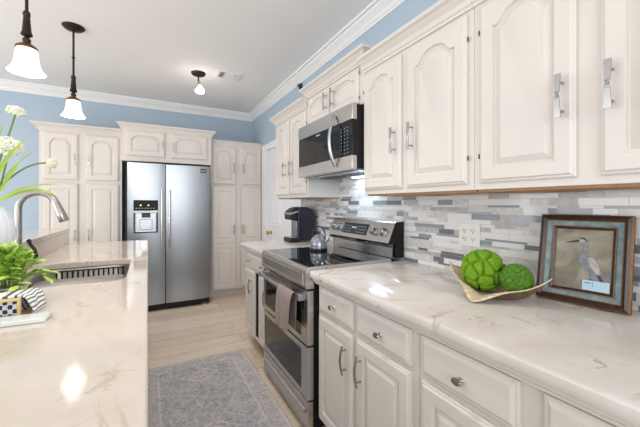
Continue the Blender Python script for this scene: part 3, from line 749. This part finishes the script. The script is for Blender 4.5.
# ------------------------------------------------------------------ bowl with moss balls
def bowl_mesh():
    n = 26; rows = []; R = 0.192
    ang = math.radians(46)
    for i in range(n+1):
        row = []
        for j in range(n+1):
            a, b_ = -1 + 2*i/n, -1 + 2*j/n
            u, v = (a - b_)/2, (a + b_)/2             # u: along the counter, v: front (-) / back (+)
            q = max(abs(a), abs(b_)); m_ = 1 - abs(abs(u) - abs(v))
            pin = 1 + 0.10*m_*q*q
            x, y = u*R*pin*1.03, v*R*pin*0.72
            t = max(0, (q - 0.45)/0.55); t = t*t*(3 - 2*t)
            z = 0.004 + 0.040*t + 0.062*abs(u)**3.2
            if v < -0.50:
                k = (-v - 0.50)/0.50; k = k*k*(3 - 2*k); z = z*(1 - k) + 0.004*k; y -= 0.026*k
            row.append((x, y, max(z, 0.003)))
        rows.append(row)
    return MB().loops(rows, False, False, closed=False)
o = bowl_mesh().build('decorative_bowl', [M['bowl'], M['bowl_in']], None, smooth=60, fix=False)
o.location = (1.21, 0.782, 0.9165); o.rotation_euler = (0, 0, RIGHT + 0.11)
sd = o.modifiers.new('solid', 'SOLIDIFY'); sd.thickness = 0.004; sd.offset = 0; sd.material_offset = 1; sd.material_offset_rim = 1
tag(o, 'antique gold leaf-shaped bowl with upturned points holding moss balls', 'bowl')
def moss(name, label, loc, R, pads, depth, seed, m, fuzz):
    bm = bmesh.new(); bmesh.ops.create_icosphere(bm, subdivisions=6, radius=1)
    r = random.Random(seed); cs = []
    for i in range(pads):
        ph = math.acos(1 - 2*(i+0.5)/pads); t = PI*(1+5**0.5)*i
        cs.append((Vector((math.sin(ph)*math.cos(t), math.sin(ph)*math.sin(t), math.cos(ph))) + Vector((r.uniform(-.16, .16), r.uniform(-.16, .16), r.uniform(-.16, .16)))).normalized())
    wts = [r.uniform(0.92, 1.08) for _ in cs]
    for v in bm.verts:
        p = v.co.normalized()
        ds = sorted(((p - c).length*w_) for c, w_ in zip(cs, wts))
        e = ds[1] - ds[0]
        k = min(1, e/(1.1/pads**0.5))
        q = R*(1 - depth*(1 - k)**2.2) + fuzz*noise.noise(p*40) + fuzz*0.6*noise.noise(p*90)
        v.co = p*q
    me = bpy.data.meshes.new(name); bm.to_mesh(me); bm.free(); me.materials.append(m); me.shade_smooth()
    o = bpy.data.objects.new(name, me); C.objects.link(o); o.location = loc
    return tag(o, label, 'decorative ball')
moss('moss_ball', 'large bright green moss ball with puffy lobes in the gold bowl', (1.212, 0.832, 1.010), 0.084, 30, 0.23, 2, M['moss1'], 0.0011)
moss('moss_ball', 'smaller darker green moss ball at the right in the gold bowl', (1.212, 0.697, 1.000), 0.056, 95, 0.12, 5, M['moss2'], 0.0022)

# ------------------------------------------------------------------ framed heron picture leaning on the wall
pf = thing('picture_frame', 'teal and brown framed heron painting leaning on the tiled wall', 'picture', (1.377, 0.565, 0.9165), RIGHT + math.atan2(0.033, 0.263))
pf.rotation_euler = (0, 0, 0)
pf.matrix_world = Matrix.Translation((1.377, 0.565, 0.9165)) @ Matrix.Rotation(RIGHT + math.atan2(0.033, 0.263), 4, 'Z') @ Matrix.Rotation(-math.radians(11.5), 4, 'X')
PW, PH = 0.272, 0.325
def ring(a, b_, ya, yb, m, nm, mid=None):
    x0, x1 = -PW/2, PW/2
    L = [rect_loop(x0+a, x1-a, a, PH-a, 0.0), rect_loop(x0+a, x1-a, a, PH-a, ya)]
    if mid: L.append(rect_loop(x0+(a+b_)/2, x1-(a+b_)/2, (a+b_)/2, PH-(a+b_)/2, mid))
    L += [rect_loop(x0+b_, x1-b_, b_, PH-b_, yb), rect_loop(x0+b_, x1-b_, b_, PH-b_, 0.0)]
    return MB().loops(L, False, False).build(nm, m, pf, smooth=0)
ring(0, 0.005, -0.020, -0.025, M['frame_gold'], 'gold_edge')
ring(0.005, 0.022, -0.027, -0.025, M['frame_dark'], 'outer_moulding', -0.033)
ring(0.022, 0.025, -0.025, -0.024, M['frame_gold'], 'gold_bead')
ring(0.025, 0.042, -0.023, -0.016, M['frame_teal'], 'teal_band')
ring(0.042, 0.045, -0.020, -0.020, M['frame_gold'], 'inner_gold_bead')
ring(0.045, 0.053, -0.019, -0.013, M['frame_dark'], 'inner_fillet')
cvs = box('canvas', M['canvas'], pf, -PW/2+0.053, PW/2-0.053, -0.009, -0.001, 0.053, PH-0.053)
CW, CH = PW-0.106, PH-0.106
def cv(u, v): return (-CW/2 + u*CW, PH - 0.053 - v*CH)
def paint(nm, m, pts, k):
    y = -0.009 - 0.0003*k
    return MB().loops([[(cv(u, v)[0], yy, cv(u, v)[1]) for u, v in pts] for yy in (-0.0088, y)], False, True).build(nm, m, cvs, smooth=0)
def blob(c, a, b_, rot, n=24, sq=1.0):
    o = []
    for i in range(n):
        t = 2*PI*i/n; x, y = a*math.cos(t), b_*math.sin(t)*(1 - 0.35*math.cos(t))
        o.append((c[0] + x*math.cos(rot) - y*math.sin(rot), c[1] + (x*math.sin(rot) + y*math.cos(rot))))
    return o
def ribbon(pts, ws):
    L, R_ = [], []
    for i, p in enumerate(pts):
        a, b_ = pts[max(i-1, 0)], pts[min(i+1, len(pts)-1)]
        dx, dy = b_[0]-a[0], b_[1]-a[1]; q = math.hypot(dx, dy); nx, ny = -dy/q*ws[i], dx/q*ws[i]
        L.append((p[0]+nx, p[1]+ny)); R_.append((p[0]-nx, p[1]-ny))
    return L + R_[::-1]
paint('heron_legs', M['bird_dark'], ribbon([(0.66, 0.80), (0.65, 0.90), (0.66, 1.0)], [0.015, 0.01, 0.01]), 1)
paint('heron_body', M['bird'], blob((0.70, 0.66), 0.27, 0.125, 0.95), 2)
paint('heron_wing', M['bird_light'], blob((0.72, 0.60), 0.17, 0.06, 0.98), 3)
paint('heron_tail', M['bird_dark'], ribbon([(0.78, 0.72), (0.86, 0.84), (0.92, 0.97)], [0.03, 0.03, 0.01]), 3)
paint('heron_neck', M['bird'], ribbon([(0.47, 0.18), (0.545, 0.21), (0.57, 0.28), (0.53, 0.35), (0.48, 0.42), (0.48, 0.48), (0.54, 0.56)], [0.035, 0.04, 0.04, 0.04, 0.045, 0.055, 0.075]), 4)
paint('heron_head', M['bird_light'], blob((0.47, 0.18), 0.075, 0.04, 0.05), 5)
paint('heron_crest', M['bird_dark'], ribbon([(0.42, 0.155), (0.50, 0.15), (0.58, 0.20)], [0.01, 0.016, 0.004]), 6)
paint('heron_beak', M['bird_dark'], ribbon([(0.43, 0.19), (0.32, 0.215), (0.19, 0.235)], [0.022, 0.016, 0.003]), 6)
cd = box('price_card', M['card'], pf, 0.006, PW/2-0.055, -0.0165, -0.0155, 0.055, 0.090)
q = MB(); q.box(0.012, 0.03, -0.0168, -0.0165, 0.078, 0.083); q.box(0.034, 0.036, -0.0168, -0.0165, 0.067, 0.087)
q.build('card_print', M['card_ink'], cd)

# ------------------------------------------------------------------ island
isl = thing('island', 'kitchen island cabinet below the beige quartz top', 'kitchen island', (0, 0, 0))
box('body', M['cabinet'], isl, -0.64, -0.04, -0.28, 1.70, 0.09, 0.873); box('body', M['cabinet'], isl, -0.64, -0.04, 2.60, 3.66, 0.09, 0.873)
box('sink_front', M['cabinet'], isl, -0.06, -0.04, 1.70, 2.60, 0.09, 0.873); box('sink_back', M['cabinet'], isl, -0.64, -0.60, 1.70, 2.60, 0.09, 0.873)
box('toe_kick', M['kick'], isl, -0.60, -0.10, -0.26, 3.62, 0, 0.089)
box('bar_wall', M['cabinet'], isl, -0.80, -0.665, -0.28, 3.70, 0, 1.02)
def rrect(x0, x1, y0, y1, r, n=7):
    pts = []
    for cx, cy, a0 in ((x1-r, y1-r, 0), (x0+r, y1-r, PI/2), (x0+r, y0+r, PI), (x1-r, y0+r, 1.5*PI)):
        for i in range(n+1): a = a0 + PI/2*i/n; pts.append((cx + r*math.cos(a), cy + r*math.sin(a)))
    return pts
SX0, SX1, SY0, SY1 = -0.545, -0.098, 1.80, 2.50
def slab_with_hole(name, m, outer, inner, z0, z1):
    bm = bmesh.new()
    for z in (z0, z1):
        es = []
        for L in (outer, inner):
            vs = [bm.verts.new((x, y, z)) for x, y in L]
            es += [bm.edges.new((vs[i], vs[(i+1) % len(vs)])) for i in range(len(vs))]
        bmesh.ops.triangle_fill(bm, use_beauty=True, edges=es)
    for L in (outer, inner):
        lo = {}
        for v in bm.verts: lo[(round(v.co.x, 5), round(v.co.y, 5), round(v.co.z, 4))] = v
        n = len(L)
        for i in range(n):
            a, b_ = L[i], L[(i+1) % n]
            k = lambda p, z: lo[(round(p[0], 5), round(p[1], 5), round(z, 4))]
            try: bm.faces.new((k(a, z0), k(b_, z0), k(b_, z1), k(a, z1)))
            except ValueError: pass
    bmesh.ops.recalc_face_normals(bm, faces=bm.faces[:])
    me = bpy.data.meshes.new(name); bm.to_mesh(me); bm.free(); me.materials.append(m)
    o = bpy.data.objects.new(name, me); C.objects.link(o)
    b = o.modifiers.new('bevel', 'BEVEL'); b.width = 0.007; b.segments = 3; b.limit_method = 'ANGLE'; b.angle_limit = math.radians(60)
    return o
it = slab_with_hole('island_countertop', M['island'], [(-0.66, -0.3), (0.0, -0.3), (0.0, 3.70), (-0.66, 3.70)], rrect(SX0, SX1, SY0, SY1, 0.075), 0.875, 0.915)
tag(it, 'long glossy beige quartz island top with sink cutout', 'countertop')
bt = thing('raised_bar', 'raised quartz bar ledge behind the sink on the island', 'countertop', (0, 0, 0))
box('upstand', M['island'], bt, -0.6645, -0.645, -0.28, 3.70, 0.9155, 1.02, 0.002)
box('bar_top', M['island'], bt, -1.02, -0.645, -0.30, 3.72, 1.0205, 1.055, 0.002)
# sink
def ring3(r, z): return [(x, y, z) for x, y in r]
sk = thing('sink', 'stainless undermount sink in the island countertop', 'sink', (0, 0, 0))
MB().loops([ring3(rrect(SX0-0.018, SX1+0.018, SY0-0.018, SY1+0.018, 0.09), 0.874), ring3(rrect(SX0+0.004, SX1-0.004, SY0+0.004, SY1-0.004, 0.072), 0.8735), ring3(rrect(SX0+0.006, SX1-0.006, SY0+0.006, SY1-0.006, 0.07), 0.86),
            ring3(rrect(SX0+0.012, SX1-0.012, SY0+0.012, SY1-0.012, 0.068), 0.72), ring3(rrect(SX0+0.04, SX1-0.04, SY0+0.04, SY1-0.04, 0.05), 0.69)], False, True).build('basin', M['sink_steel'], sk, smooth=45)
MB().loops([ring3(rrect(SX0+0.016, SX1-0.030, 2.035, 2.275, 0.05), z) for z in (0.846, 0.855)] + [ring3(rrect(SX0+0.02, SX1-0.034, 2.039, 2.271, 0.046), 0.857)]).build('drain_board', M['sink_steel'], sk, smooth=40)
for yy in (2.06, 2.25): box('board_rail', M['sink_steel'], sk, SX0+0.010, SX1-0.010, yy-0.006, yy+0.006, 0.836, 0.8455)
for yy, xx in ((2.22, -0.32), (1.87, -0.32)): MB().lathe([(0.042, 0), (0.040, 0.004), (0.02, 0.001), (0, 0.001)], (xx, yy, 0.6905), 20).build('drain', M['steel'], sk)
rk = MB()
for i in range(14): 
    xx = -0.485 + i*0.0262
    rk.tube([(xx, 2.09, 0.712), (xx, 2.42, 0.712), (xx, 2.43, 0.722), (xx, 2.44, 0.868)], 0.005, 8)
rk.tube([(-0.50, 2.44, 0.870), (-0.13, 2.44, 0.870)], 0.004, 8); rk.tube([(-0.50, 2.09, 0.706), (-0.13, 2.09, 0.706)], 0.004, 8); rk.tube([(-0.50, 2.40, 0.706), (-0.13, 2.40, 0.706)], 0.004, 8)
for xx in (-0.48, -0.15):
    for yy in (2.10, 2.38): rk.lathe([(0.006, 0), (0.006, 0.016)], (xx, yy, 0.6908), 8)
tag(rk.build('sink_rack', M['bronze'], None), 'dark wire rack standing in the sink', 'rack')
# faucet
fc = thing('faucet', 'brushed nickel gooseneck faucet behind the island sink', 'faucet', (-0.600, 2.225, 0.915), -0.15)
MB().lathe([(0.030, 0), (0.030, 0.006), (0.024, 0.012), (0.022, 0.11), (0.0155, 0.125), (0, 0.126)], (0, 0, 0), 20).build('body', M['brushed_nickel'], fc)
nk = [(0, 0, 0.12), (0, 0, 0.22), (0, 0, 0.341)] + [(0.084 - 0.084*math.cos(a), 0, 0.341 + 0.084*math.sin(a)) for a in [PI*i/16*0.91 for i in range(1, 17)]]
MB().tube(nk, 0.0155, 14, up=(0, 1, 0)).build('spout', M['brushed_nickel'], fc, smooth=60)
e1 = Vector(nk[-1]); dd = (Vector(nk[-1]) - Vector(nk[-2])).normalized()
MB().tube([e1 - dd*0.01, e1 + dd*0.015, e1 + dd*0.05, e1 + dd*0.095, e1 + dd*0.10], [0.0165, 0.0185, 0.021, 0.024, 0.021], 16, up=(0, 1, 0)).build('spray_head', M['brushed_nickel'], fc, smooth=60)
MB().tube([(0.016, -0.005, 0.075), (0.064, -0.012, 0.075), (0.082, -0.014, 0.090), (0.074, -0.014, 0.125), (0.058, -0.014, 0.150), (0.048, -0.014, 0.178)], [0.012, 0.013, 0.010, 0.008, 0.0075, 0.010], 12, up=(0, 1, 0)).build('lever_handle', M['bronze'], fc, smooth=60)

# ---- vase with flowers
VX, VY = -0.572, 1.72
vs = MB(); nn = 96; Ls = []
for rr, hh in [(0.0, 0.0), (0.058, 0), (0.063, 0.006), (0.068, 0.08), (0.070, 0.12), (0.080, 0.16), (0.092, 0.20), (0.098, 0.245), (0.094, 0.29), (0.078, 0.328), (0.060, 0.350), (0.050, 0.365), (0.055, 0.385), (0.050, 0.385), (0.045, 0.365), (0.052, 0.345), (0.052, 0.31), (0.0, 0.30)]:
    Ls.append([(rr*(1 + (0.016*math.cos(24*2*PI*i/nn) if 0.01 < hh < 0.35 and rr > 0.06 else 0))*math.cos(2*PI*i/nn), rr*(1 + (0.016*math.cos(24*2*PI*i/nn) if 0.01 < hh < 0.35 and rr > 0.06 else 0))*math.sin(2*PI*i/nn), hh) for i in range(nn)])
vs.loops(Ls, False, False)
o = vs.build('vase', M['vase'], None, smooth=60); o.location = (VX, VY, 0.9155)
tag(o, 'white ribbed ceramic vase at left edge holding tall white flowers', 'vase')
def bez(p0, p1, p2, n=12):
    p0, p1, p2 = map(Vector, (p0, p1, p2)); return [p0*(1-t)**2 + p1*2*t*(1-t) + p2*t*t for t in [i/n for i in range(n+1)]]
def blade(mb, p0, p1, p2, wd, mi=0, n=12):
    pts = bez(p0, p1, p2, n); rows = []
    for i, p in enumerate(pts):
        t = (pts[min(i+1, n)] - pts[max(i-1, 0)]).normalized()
        s = t.cross(Vector((0.25, -0.9, 0.3))).normalized(); w_ = wd*(math.sin(PI*(0.18 + 0.82*i/n))**0.7)*(1 if i < n else 0.05)
        up = t.cross(s).normalized()
        rows.append([p - s*w_, p + up*w_*0.35, p + s*w_])
    mb.loops(rows, False, False, mi, closed=False)
def flower(label, head, ctrl, R, seed, leaves, flat=0.8):
    r = random.Random(seed); base = (VX, VY, 1.235)
    f = thing('allium_flower', label, 'flower', base, group='white flowers in the ribbed vase')
    L = lambda p: Vector(p) - Vector(base)
    pts = bez((r.uniform(-.02, .02), r.uniform(-.02, .02), -0.0), L(ctrl), L(head), 16)
    MB().tube(pts, [0.0042 - 0.001*i/16 for i in range(17)], 8).build('stem', M['stem'], f, smooth=60)
    hd = MB(); c = Vector(pts[-1]); ax = (pts[-1] - pts[-2]).normalized()
    q = ax.to_track_quat('Z', 'Y'); c = c + ax*R*0.35
    N = 80
    for i in range(N):
        ph = math.acos(1 - 1.75*(i+0.5)/N); t = PI*(1+5**0.5)*i
        dn = Vector((math.sin(ph)*math.cos(t), math.sin(ph)*math.sin(t), math.cos(ph)*flat)); rr = R*r.uniform(0.86, 1.08)
        p = c + q @ (dn*rr); nz = (q @ dn).normalized(); a = nz.orthogonal().normalized(); b_ = nz.cross(a)
        s = R*0.30*r.uniform(0.75, 1.15); t0 = r.random()*6
        for k in range(5):
            t1 = t0 + 2*PI*k/5; d1 = a*math.cos(t1) + b_*math.sin(t1); e = nz.cross(d1)
            hd.add([p, p + d1*s*0.6 + e*s*0.32 + nz*s*0.25, p + d1*s + nz*s*0.35, p + d1*s*0.6 - e*s*0.32 + nz*s*0.25], [(0, 1, 2, 3)], 0)
        hd.tube([c + (p-c)*0.2, p], 0.0008, 4, 1)
        hd.lathe([(0.0, -0.002), (s*0.16, 0), (0.0, 0.003)], p, 6, mi=1, cap=False)
    hd.lathe([(0.0, -R*0.5), (R*0.35, -R*0.3), (R*0.5, 0), (R*0.35, R*0.3*flat), (0, R*0.45*flat)], c, 14, mi=1, cap=False)
    hd.build('flower_head', [M['petal'], M['floret']], f, smooth=0, fix=False)
    for (p1, p2, wd) in leaves:
        mb = MB(); blade(mb, (r.uniform(-.02, .02), r.uniform(-.02, .02), 0.0), L(p1), L(p2), wd); mb.build('leaf', M['blade'], f, smooth=60, fix=False)
    return f

flower('tallest white flower head rising over the left of the blue wall', (-0.472, 1.720, 1.645), (-0.513, 1.720, 1.467), 0.029, 1,
       [((-0.483, 1.720, 1.465), (-0.402, 1.741, 1.511), 0.0028), ((-0.539, 1.720, 1.446), (-0.518, 1.751, 1.612), 0.005)], 0.6)
flower('biggest white flower head, below the tallest one', (-0.485, 1.689, 1.492), (-0.503, 1.699, 1.363), 0.041, 2,
       [((-0.518, 1.616, 1.410), (-0.414, 1.637, 1.541), 0.0075), ((-0.485, 1.679, 1.373), (-0.450, 1.699, 1.461), 0.0055)], 0.8)
flower('small white flower head on a stem arching right in front of the cabinet', (-0.365, 1.720, 1.452), (-0.471, 1.720, 1.461), 0.020, 3,
       [((-0.446, 1.679, 1.389), (-0.319, 1.699, 1.355), 0.0045), ((-0.414, 1.741, 1.404), (-0.334, 1.751, 1.299), 0.0055), ((-0.539, 1.668, 1.342), (-0.487, 1.596, 1.435), 0.006)], 0.9)

# ---- potted plant
pp = thing('potted_plant', 'small bushy bright green plant in a pale pot in front of the vase', 'plant', (-0.445, 1.567, 0.9155))
MB().lathe([(0, 0), (0.040, 0), (0.043, 0.004), (0.050, 0.060), (0.052, 0.065), (0.047, 0.065), (0.045, 0.050), (0, 0.050)], (0, 0, 0), 28).build('pot', M['pot'], pp, smooth=45)
MB().lathe([(0, 0.051), (0.044, 0.051), (0.03, 0.055), (0, 0.057)], (0, 0, 0), 16).build('soil', M['kick'], pp)
r = random.Random(11); st = MB(); lf = MB()
for i in range(34):
    a = 2*PI*i/34 + r.uniform(-.2, .2); lean = r.uniform(0.3, 1.0)
    tip = Vector((math.cos(a)*0.118*lean, math.sin(a)*0.118*lean, 0.200 - 0.125*lean**1.5 + r.uniform(-.02, .015)))
    if (Vector((tip.x - 0.445, tip.y + 1.567)) - Vector((VX, VY))).length < 0.158: tip = Vector((tip.x*0.45, tip.y*0.45, 0.19))
    pts = bez((math.cos(a)*0.02, math.sin(a)*0.02, 0.05), (tip.x*0.5, tip.y*0.5, 0.125 + 0.05*(1-lean)), tip, 8)
    st.tube(pts, [0.0016]*9, 5)
    for k in range(2, 9):
        for sg in (-1, 1):
            p = pts[k]; t = (pts[min(k+1, 8)] - pts[k-1]).normalized()
            sd_ = t.cross(Vector((0, 0, 1))).normalized()*sg
            dr_ = (t*0.75 + sd_*0.8 + Vector((0, 0, r.uniform(-.15, .45)))).normalized(); ln = r.uniform(0.026, 0.042)*(1.15 if k > 5 else 0.85)
            wv = dr_.cross(Vector((r.uniform(-.3, .3), r.uniform(-.3, .3), 1))).normalized()*ln*0.24; up = wv.cross(dr_).normalized()
            if up.z < 0: up = -up
            q0, q1, q2 = p, p + dr_*ln*0.5, p + dr_*ln - up*ln*0.12
            lf.add([q0, q0 + dr_*ln*0.22 + wv*0.75 + up*.001, q1 + wv + up*0.002, q0 + dr_*ln*0.8 + wv*0.6, q2, q0 + dr_*ln*0.8 - wv*0.6, q1 - wv + up*0.002, q0 + dr_*ln*0.22 - wv*0.75 + up*.001, q0 + dr_*ln*0.25 - up*.001, q1 - up*0.001, q0 + dr_*ln*0.8 - up*.002],
                   [(0, 1, 8), (1, 2, 9, 8), (2, 3, 10, 9), (3, 4, 10), (0, 8, 7), (8, 9, 6, 7), (9, 10, 5, 6), (10, 4, 5)], 0 if r.random() < 0.72 else 1)
st.build('stems', M['stem'], pp, smooth=60); lf.build('foliage', [M['leaf'], M['leaf_dark']], pp, smooth=60, fix=False)

# ---- napkin holder, napkins, striped towel, slab
nz = -0.06
nh = thing('napkin_holder', 'pale wood napkin holder frame beside the striped towel', 'napkin holder', (-0.36, 1.365, 0.9155), nz)
for yy in (-0.012, 0.118):
    fm = MB(); fm.box(-0.19, 0.0, yy, yy+0.012, 0.0, 0.006); fm.box(-0.19, 0.0, yy, yy+0.012, 0.054, 0.062); fm.box(-0.008, 0.0, yy, yy+0.012, 0.006, 0.054); fm.box(-0.19, -0.182, yy, yy+0.012, 0.006, 0.054)
    fm.build('end_frame', M['wood_pale'], nh, bevel=0.0012)
box('base_board', M['wood_pale'], nh, -0.19, 0.0, 0.0, 0.118, 0.0, 0.006)
nb = MB(); L = []
for k in range(9): 
    z = 0.0065 + k*0.0058; o_ = 0.001*(k % 2)
    nb.box(-0.180 + o_, -0.010 - o_, 0.003 + o_, 0.115, z, z+0.0054)
o = nb.build('patterned_napkins', M['ikat'], None, bevel=0.0015); o.location = (-0.36, 1.365, 0.9155); o.rotation_euler = (0, 0, nz)
tag(o, 'stack of navy and white patterned napkins inside the wooden holder', 'napkins')
# striped towel: folded pad lying over the right side and hanging down to the counter
me_v = []; n = 20
prof = [(-0.095, 0.0645), (-0.04, 0.066), (-0.01, 0.0675), (0.008, 0.0655), (0.018, 0.056), (0.024, 0.040), (0.030, 0.022), (0.034, 0.006)]
sm_ = []
for i in range(len(prof)-1):
    for k in range(4): t = k/4; sm_.append(tuple(prof[i][q]*(1-t) + prof[i+1][q]*t for q in (0, 1)))
sm_.append(prof[-1])
tb = MB(); rows = []
for j, (x, z) in enumerate(sm_):
    rows.append([(x + 0.002*math.sin(9*i/n + j*0.3), 0.004 + 0.112*i/n, z + 0.0012*math.sin(11*i/n + 1)) for i in range(n+1)])
tb.loops(rows, False, False, closed=False)
o = tb.build('striped_towel', M['stripes'], None, smooth=60, fix=False)
me = o.data; uvl = me.uv_layers.new(name='UVMap')
m_ = len(sm_)
for lp in me.loops:
    j, i = divmod(lp.vertex_index, n+1)
    uvl.data[lp.index].uv = (j/m_*9.0, i/n)
o.location = (-0.36, 1.365, 0.9155); o.rotation_euler = (0, 0, nz)
sd = o.modifiers.new('solid', 'SOLIDIFY'); sd.thickness = 0.007; sd.offset = 1; 
tag(o, 'white and navy striped towel folded over the napkin holder', 'towel')
o = box('serving_slab', M['slab'], None, -0.50, 0.0, -0.033, 0.033, 0.0, 0.0145, 0.003); o.location = (-0.276, 1.298, 0.9155); o.rotation_euler = (0, 0, -0.05)
tag(o, 'narrow pale glazed slab lying in front of the napkin holder', 'slab')

# ------------------------------------------------------------------ lamps
def pendant(label, x, y):
    p = thing('pendant_light', label, 'pendant light', (x, y, HC), group=None)
    MB().lathe([(0, 0), (0.075, 0), (0.076, -0.006), (0.060, -0.022), (0.030, -0.032), (0.010, -0.036), (0, -0.036)], (0, 0, 0), 28).build('canopy', M['bronze'], p, smooth=45)
    MB().lathe([(0.0075, -0.03), (0.0075, -0.24), (0.012, -0.243), (0.012, -0.252), (0.0075, -0.255), (0.0075, -0.41)], (0, 0, 0), 14).build('rod', M['bronze'], p)
    MB().lathe([(0.010, -0.39), (0.015, -0.396), (0.017, -0.412), (0.014, -0.418), (0.015, -0.43), (0.020, -0.50), (0.025, -0.512), (0.025, -0.520), (0.014, -0.526), (0.010, -0.532), (0.018, -0.540), (0.018, -0.550), (0.014, -0.562), (0.020, -0.568)], (0, 0, 0), 20).build('socket', M['bronze'], p, smooth=35)
    MB().lathe([(0.014, -0.560), (0.026, -0.566), (0.046, -0.582), (0.049, -0.594), (0.044, -0.596), (0.020, -0.574)], (0, 0, 0), 24, cap=False).build('shade_holder', M['bronze_lite'], p, smooth=35)
    sh = [(0.043, -0.590), (0.046, -0.610), (0.049, -0.640), (0.054, -0.670), (0.062, -0.694), (0.073, -0.710), (0.080, -0.718)]
    MB().lathe(sh + [(r_-0.003, z-0.001) for r_, z in reversed(sh)], (0, 0, 0), 36, cap=False).build('lamp_shade', M['shade'], p, smooth=60)
    MB().lathe([(0.0, -0.69), (0.018, -0.682), (0.027, -0.662), (0.024, -0.64), (0.013, -0.615), (0.012, -0.59)], (0, 0, 0), 18).build('bulb', M['bulb'], p, smooth=60)
    l = bpy.data.lights.new('pendant_bulb', 'POINT'); l.energy = 3.5; l.color = (1.0, 0.93, 0.85); l.shadow_soft_size = 0.03
    o = bpy.data.objects.new('pendant_bulb', l); C.objects.link(o); o.parent = p; o.location = (0, 0, -0.755)
    return p
pendant('nearer bronze pendant with glowing white bell shade, cut off by the top edge', -0.57, 2.24)
pendant('farther bronze pendant with its round ceiling canopy in view', -0.525, 3.18)
def spot(label, x, y):
    p = thing('ceiling_spotlight', label, 'ceiling light', (x, y, HC))
    MB().lathe([(0, 0), (0.075, 0), (0.076, -0.008), (0.066, -0.022), (0.03, -0.028), (0, -0.028)], (0, 0, 0), 28).build('canopy', M['bronze'], p, smooth=45)
    MB().tube([(0, 0, -0.02), (0, 0, -0.075), (0.0, -0.004, -0.105)], 0.008, 10).build('stem', M['bronze'], p)
    MB().tube([(0, 0.0, -0.095), (0.006, -0.008, -0.12), (0.012, -0.014, -0.142)], [0.016, 0.019, 0.017], 14).build('socket', M['steel'], p)
    MB().lathe([(0.016, -0.140), (0.022, -0.155), (0.044, -0.185), (0.048, -0.203), (0.040, -0.216), (0.0, -0.222)], (0.013, -0.016, 0), 22).build('bulb', M['bulb'], p, smooth=60)
    l = bpy.data.lights.new('spot_bulb', 'SPOT'); l.energy = 36; l.color = (1.0, 0.965, 0.92); l.shadow_soft_size = 0.05; l.spot_size = math.radians(112); l.spot_blend = 0.9
    o = bpy.data.objects.new('spot_bulb', l); C.objects.link(o); o.parent = p; o.location = (0.013, -0.016, -0.28)
    return p
spot('small dark ceiling spotlight with lit bulb beside the air vent', 0.481, 3.66)
spot('ceiling spotlight with lit bulb above the aisle, outside the view', 0.25, 1.45)

vt = thing('ceiling_vent', 'white rectangular air vent in the ceiling beside the spotlight', 'vent', (0.785, 3.57, HC), 0)
fm = MB(); fm.box(-0.125, 0.125, -0.10, -0.075, -0.008, 0); fm.box(-0.125, 0.125, 0.075, 0.10, -0.008, 0); fm.box(-0.125, -0.10, -0.075, 0.075, -0.008, 0); fm.box(0.10, 0.125, -0.075, 0.075, -0.008, 0)
fm.build('frame', M['trim'], vt, bevel=0.002)
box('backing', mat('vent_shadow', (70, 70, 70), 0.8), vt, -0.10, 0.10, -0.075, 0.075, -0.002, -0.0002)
for k in range(4):
    for sgn in (-1, 1):
        x = sgn*(0.05 + k*0.0135)
        MB().prism([(x, -0.002), (x + sgn*0.009, -0.010), (x + sgn*0.0105, -0.010), (x + sgn*0.002, -0.002)], 'y', -0.075, 0.075).build('louvre', M['trim'], vt, smooth=0)
for k in range(6):
    y = -0.066 + k*0.024
    MB().prism([(y, -0.002), (y+0.010, -0.010), (y+0.0115, -0.010), (y+0.002, -0.002)], 'x', -0.045, 0.045).build('louvre', M['trim'], vt, smooth=0)
for x in (-0.047, 0.047): box('divider_bar', M['trim'], vt, x-0.003, x+0.003, -0.075, 0.075, -0.010, -0.002)

sn = thing('wall_sensor', 'small round black sensor on the blue wall above the cabinets', 'sensor', (WX, 3.146, 2.562), RIGHT)
MB().lathe([(0.036, 0), (0.036, 0.008), (0.028, 0.018), (0, 0.02)], (0, 0, -0.004), 22, 'y').build('base', M['black'], sn, smooth=40)
MB().lathe([(0.018, 0.016), (0.02, 0.03), (0.012, 0.044), (0, 0.046)], (0, 0, 0.006), 18, 'y').build('lens', M['glass_black'], sn, smooth=40)

# ------------------------------------------------------------------ rug
RL, RWD = 2.2, 0.79
o = MB().box(-RWD/2, RWD/2, -RL/2, RL/2, 0, 0.008).build('rug', mat_rug(RL, RWD), None, bevel=0.003)
o.location = (0.735-RWD/2, 2.785-RL/2, 0.0008); o.rotation_euler = (0, 0, 0)
tag(o, 'distressed grey patterned runner rug between island and range', 'rug')
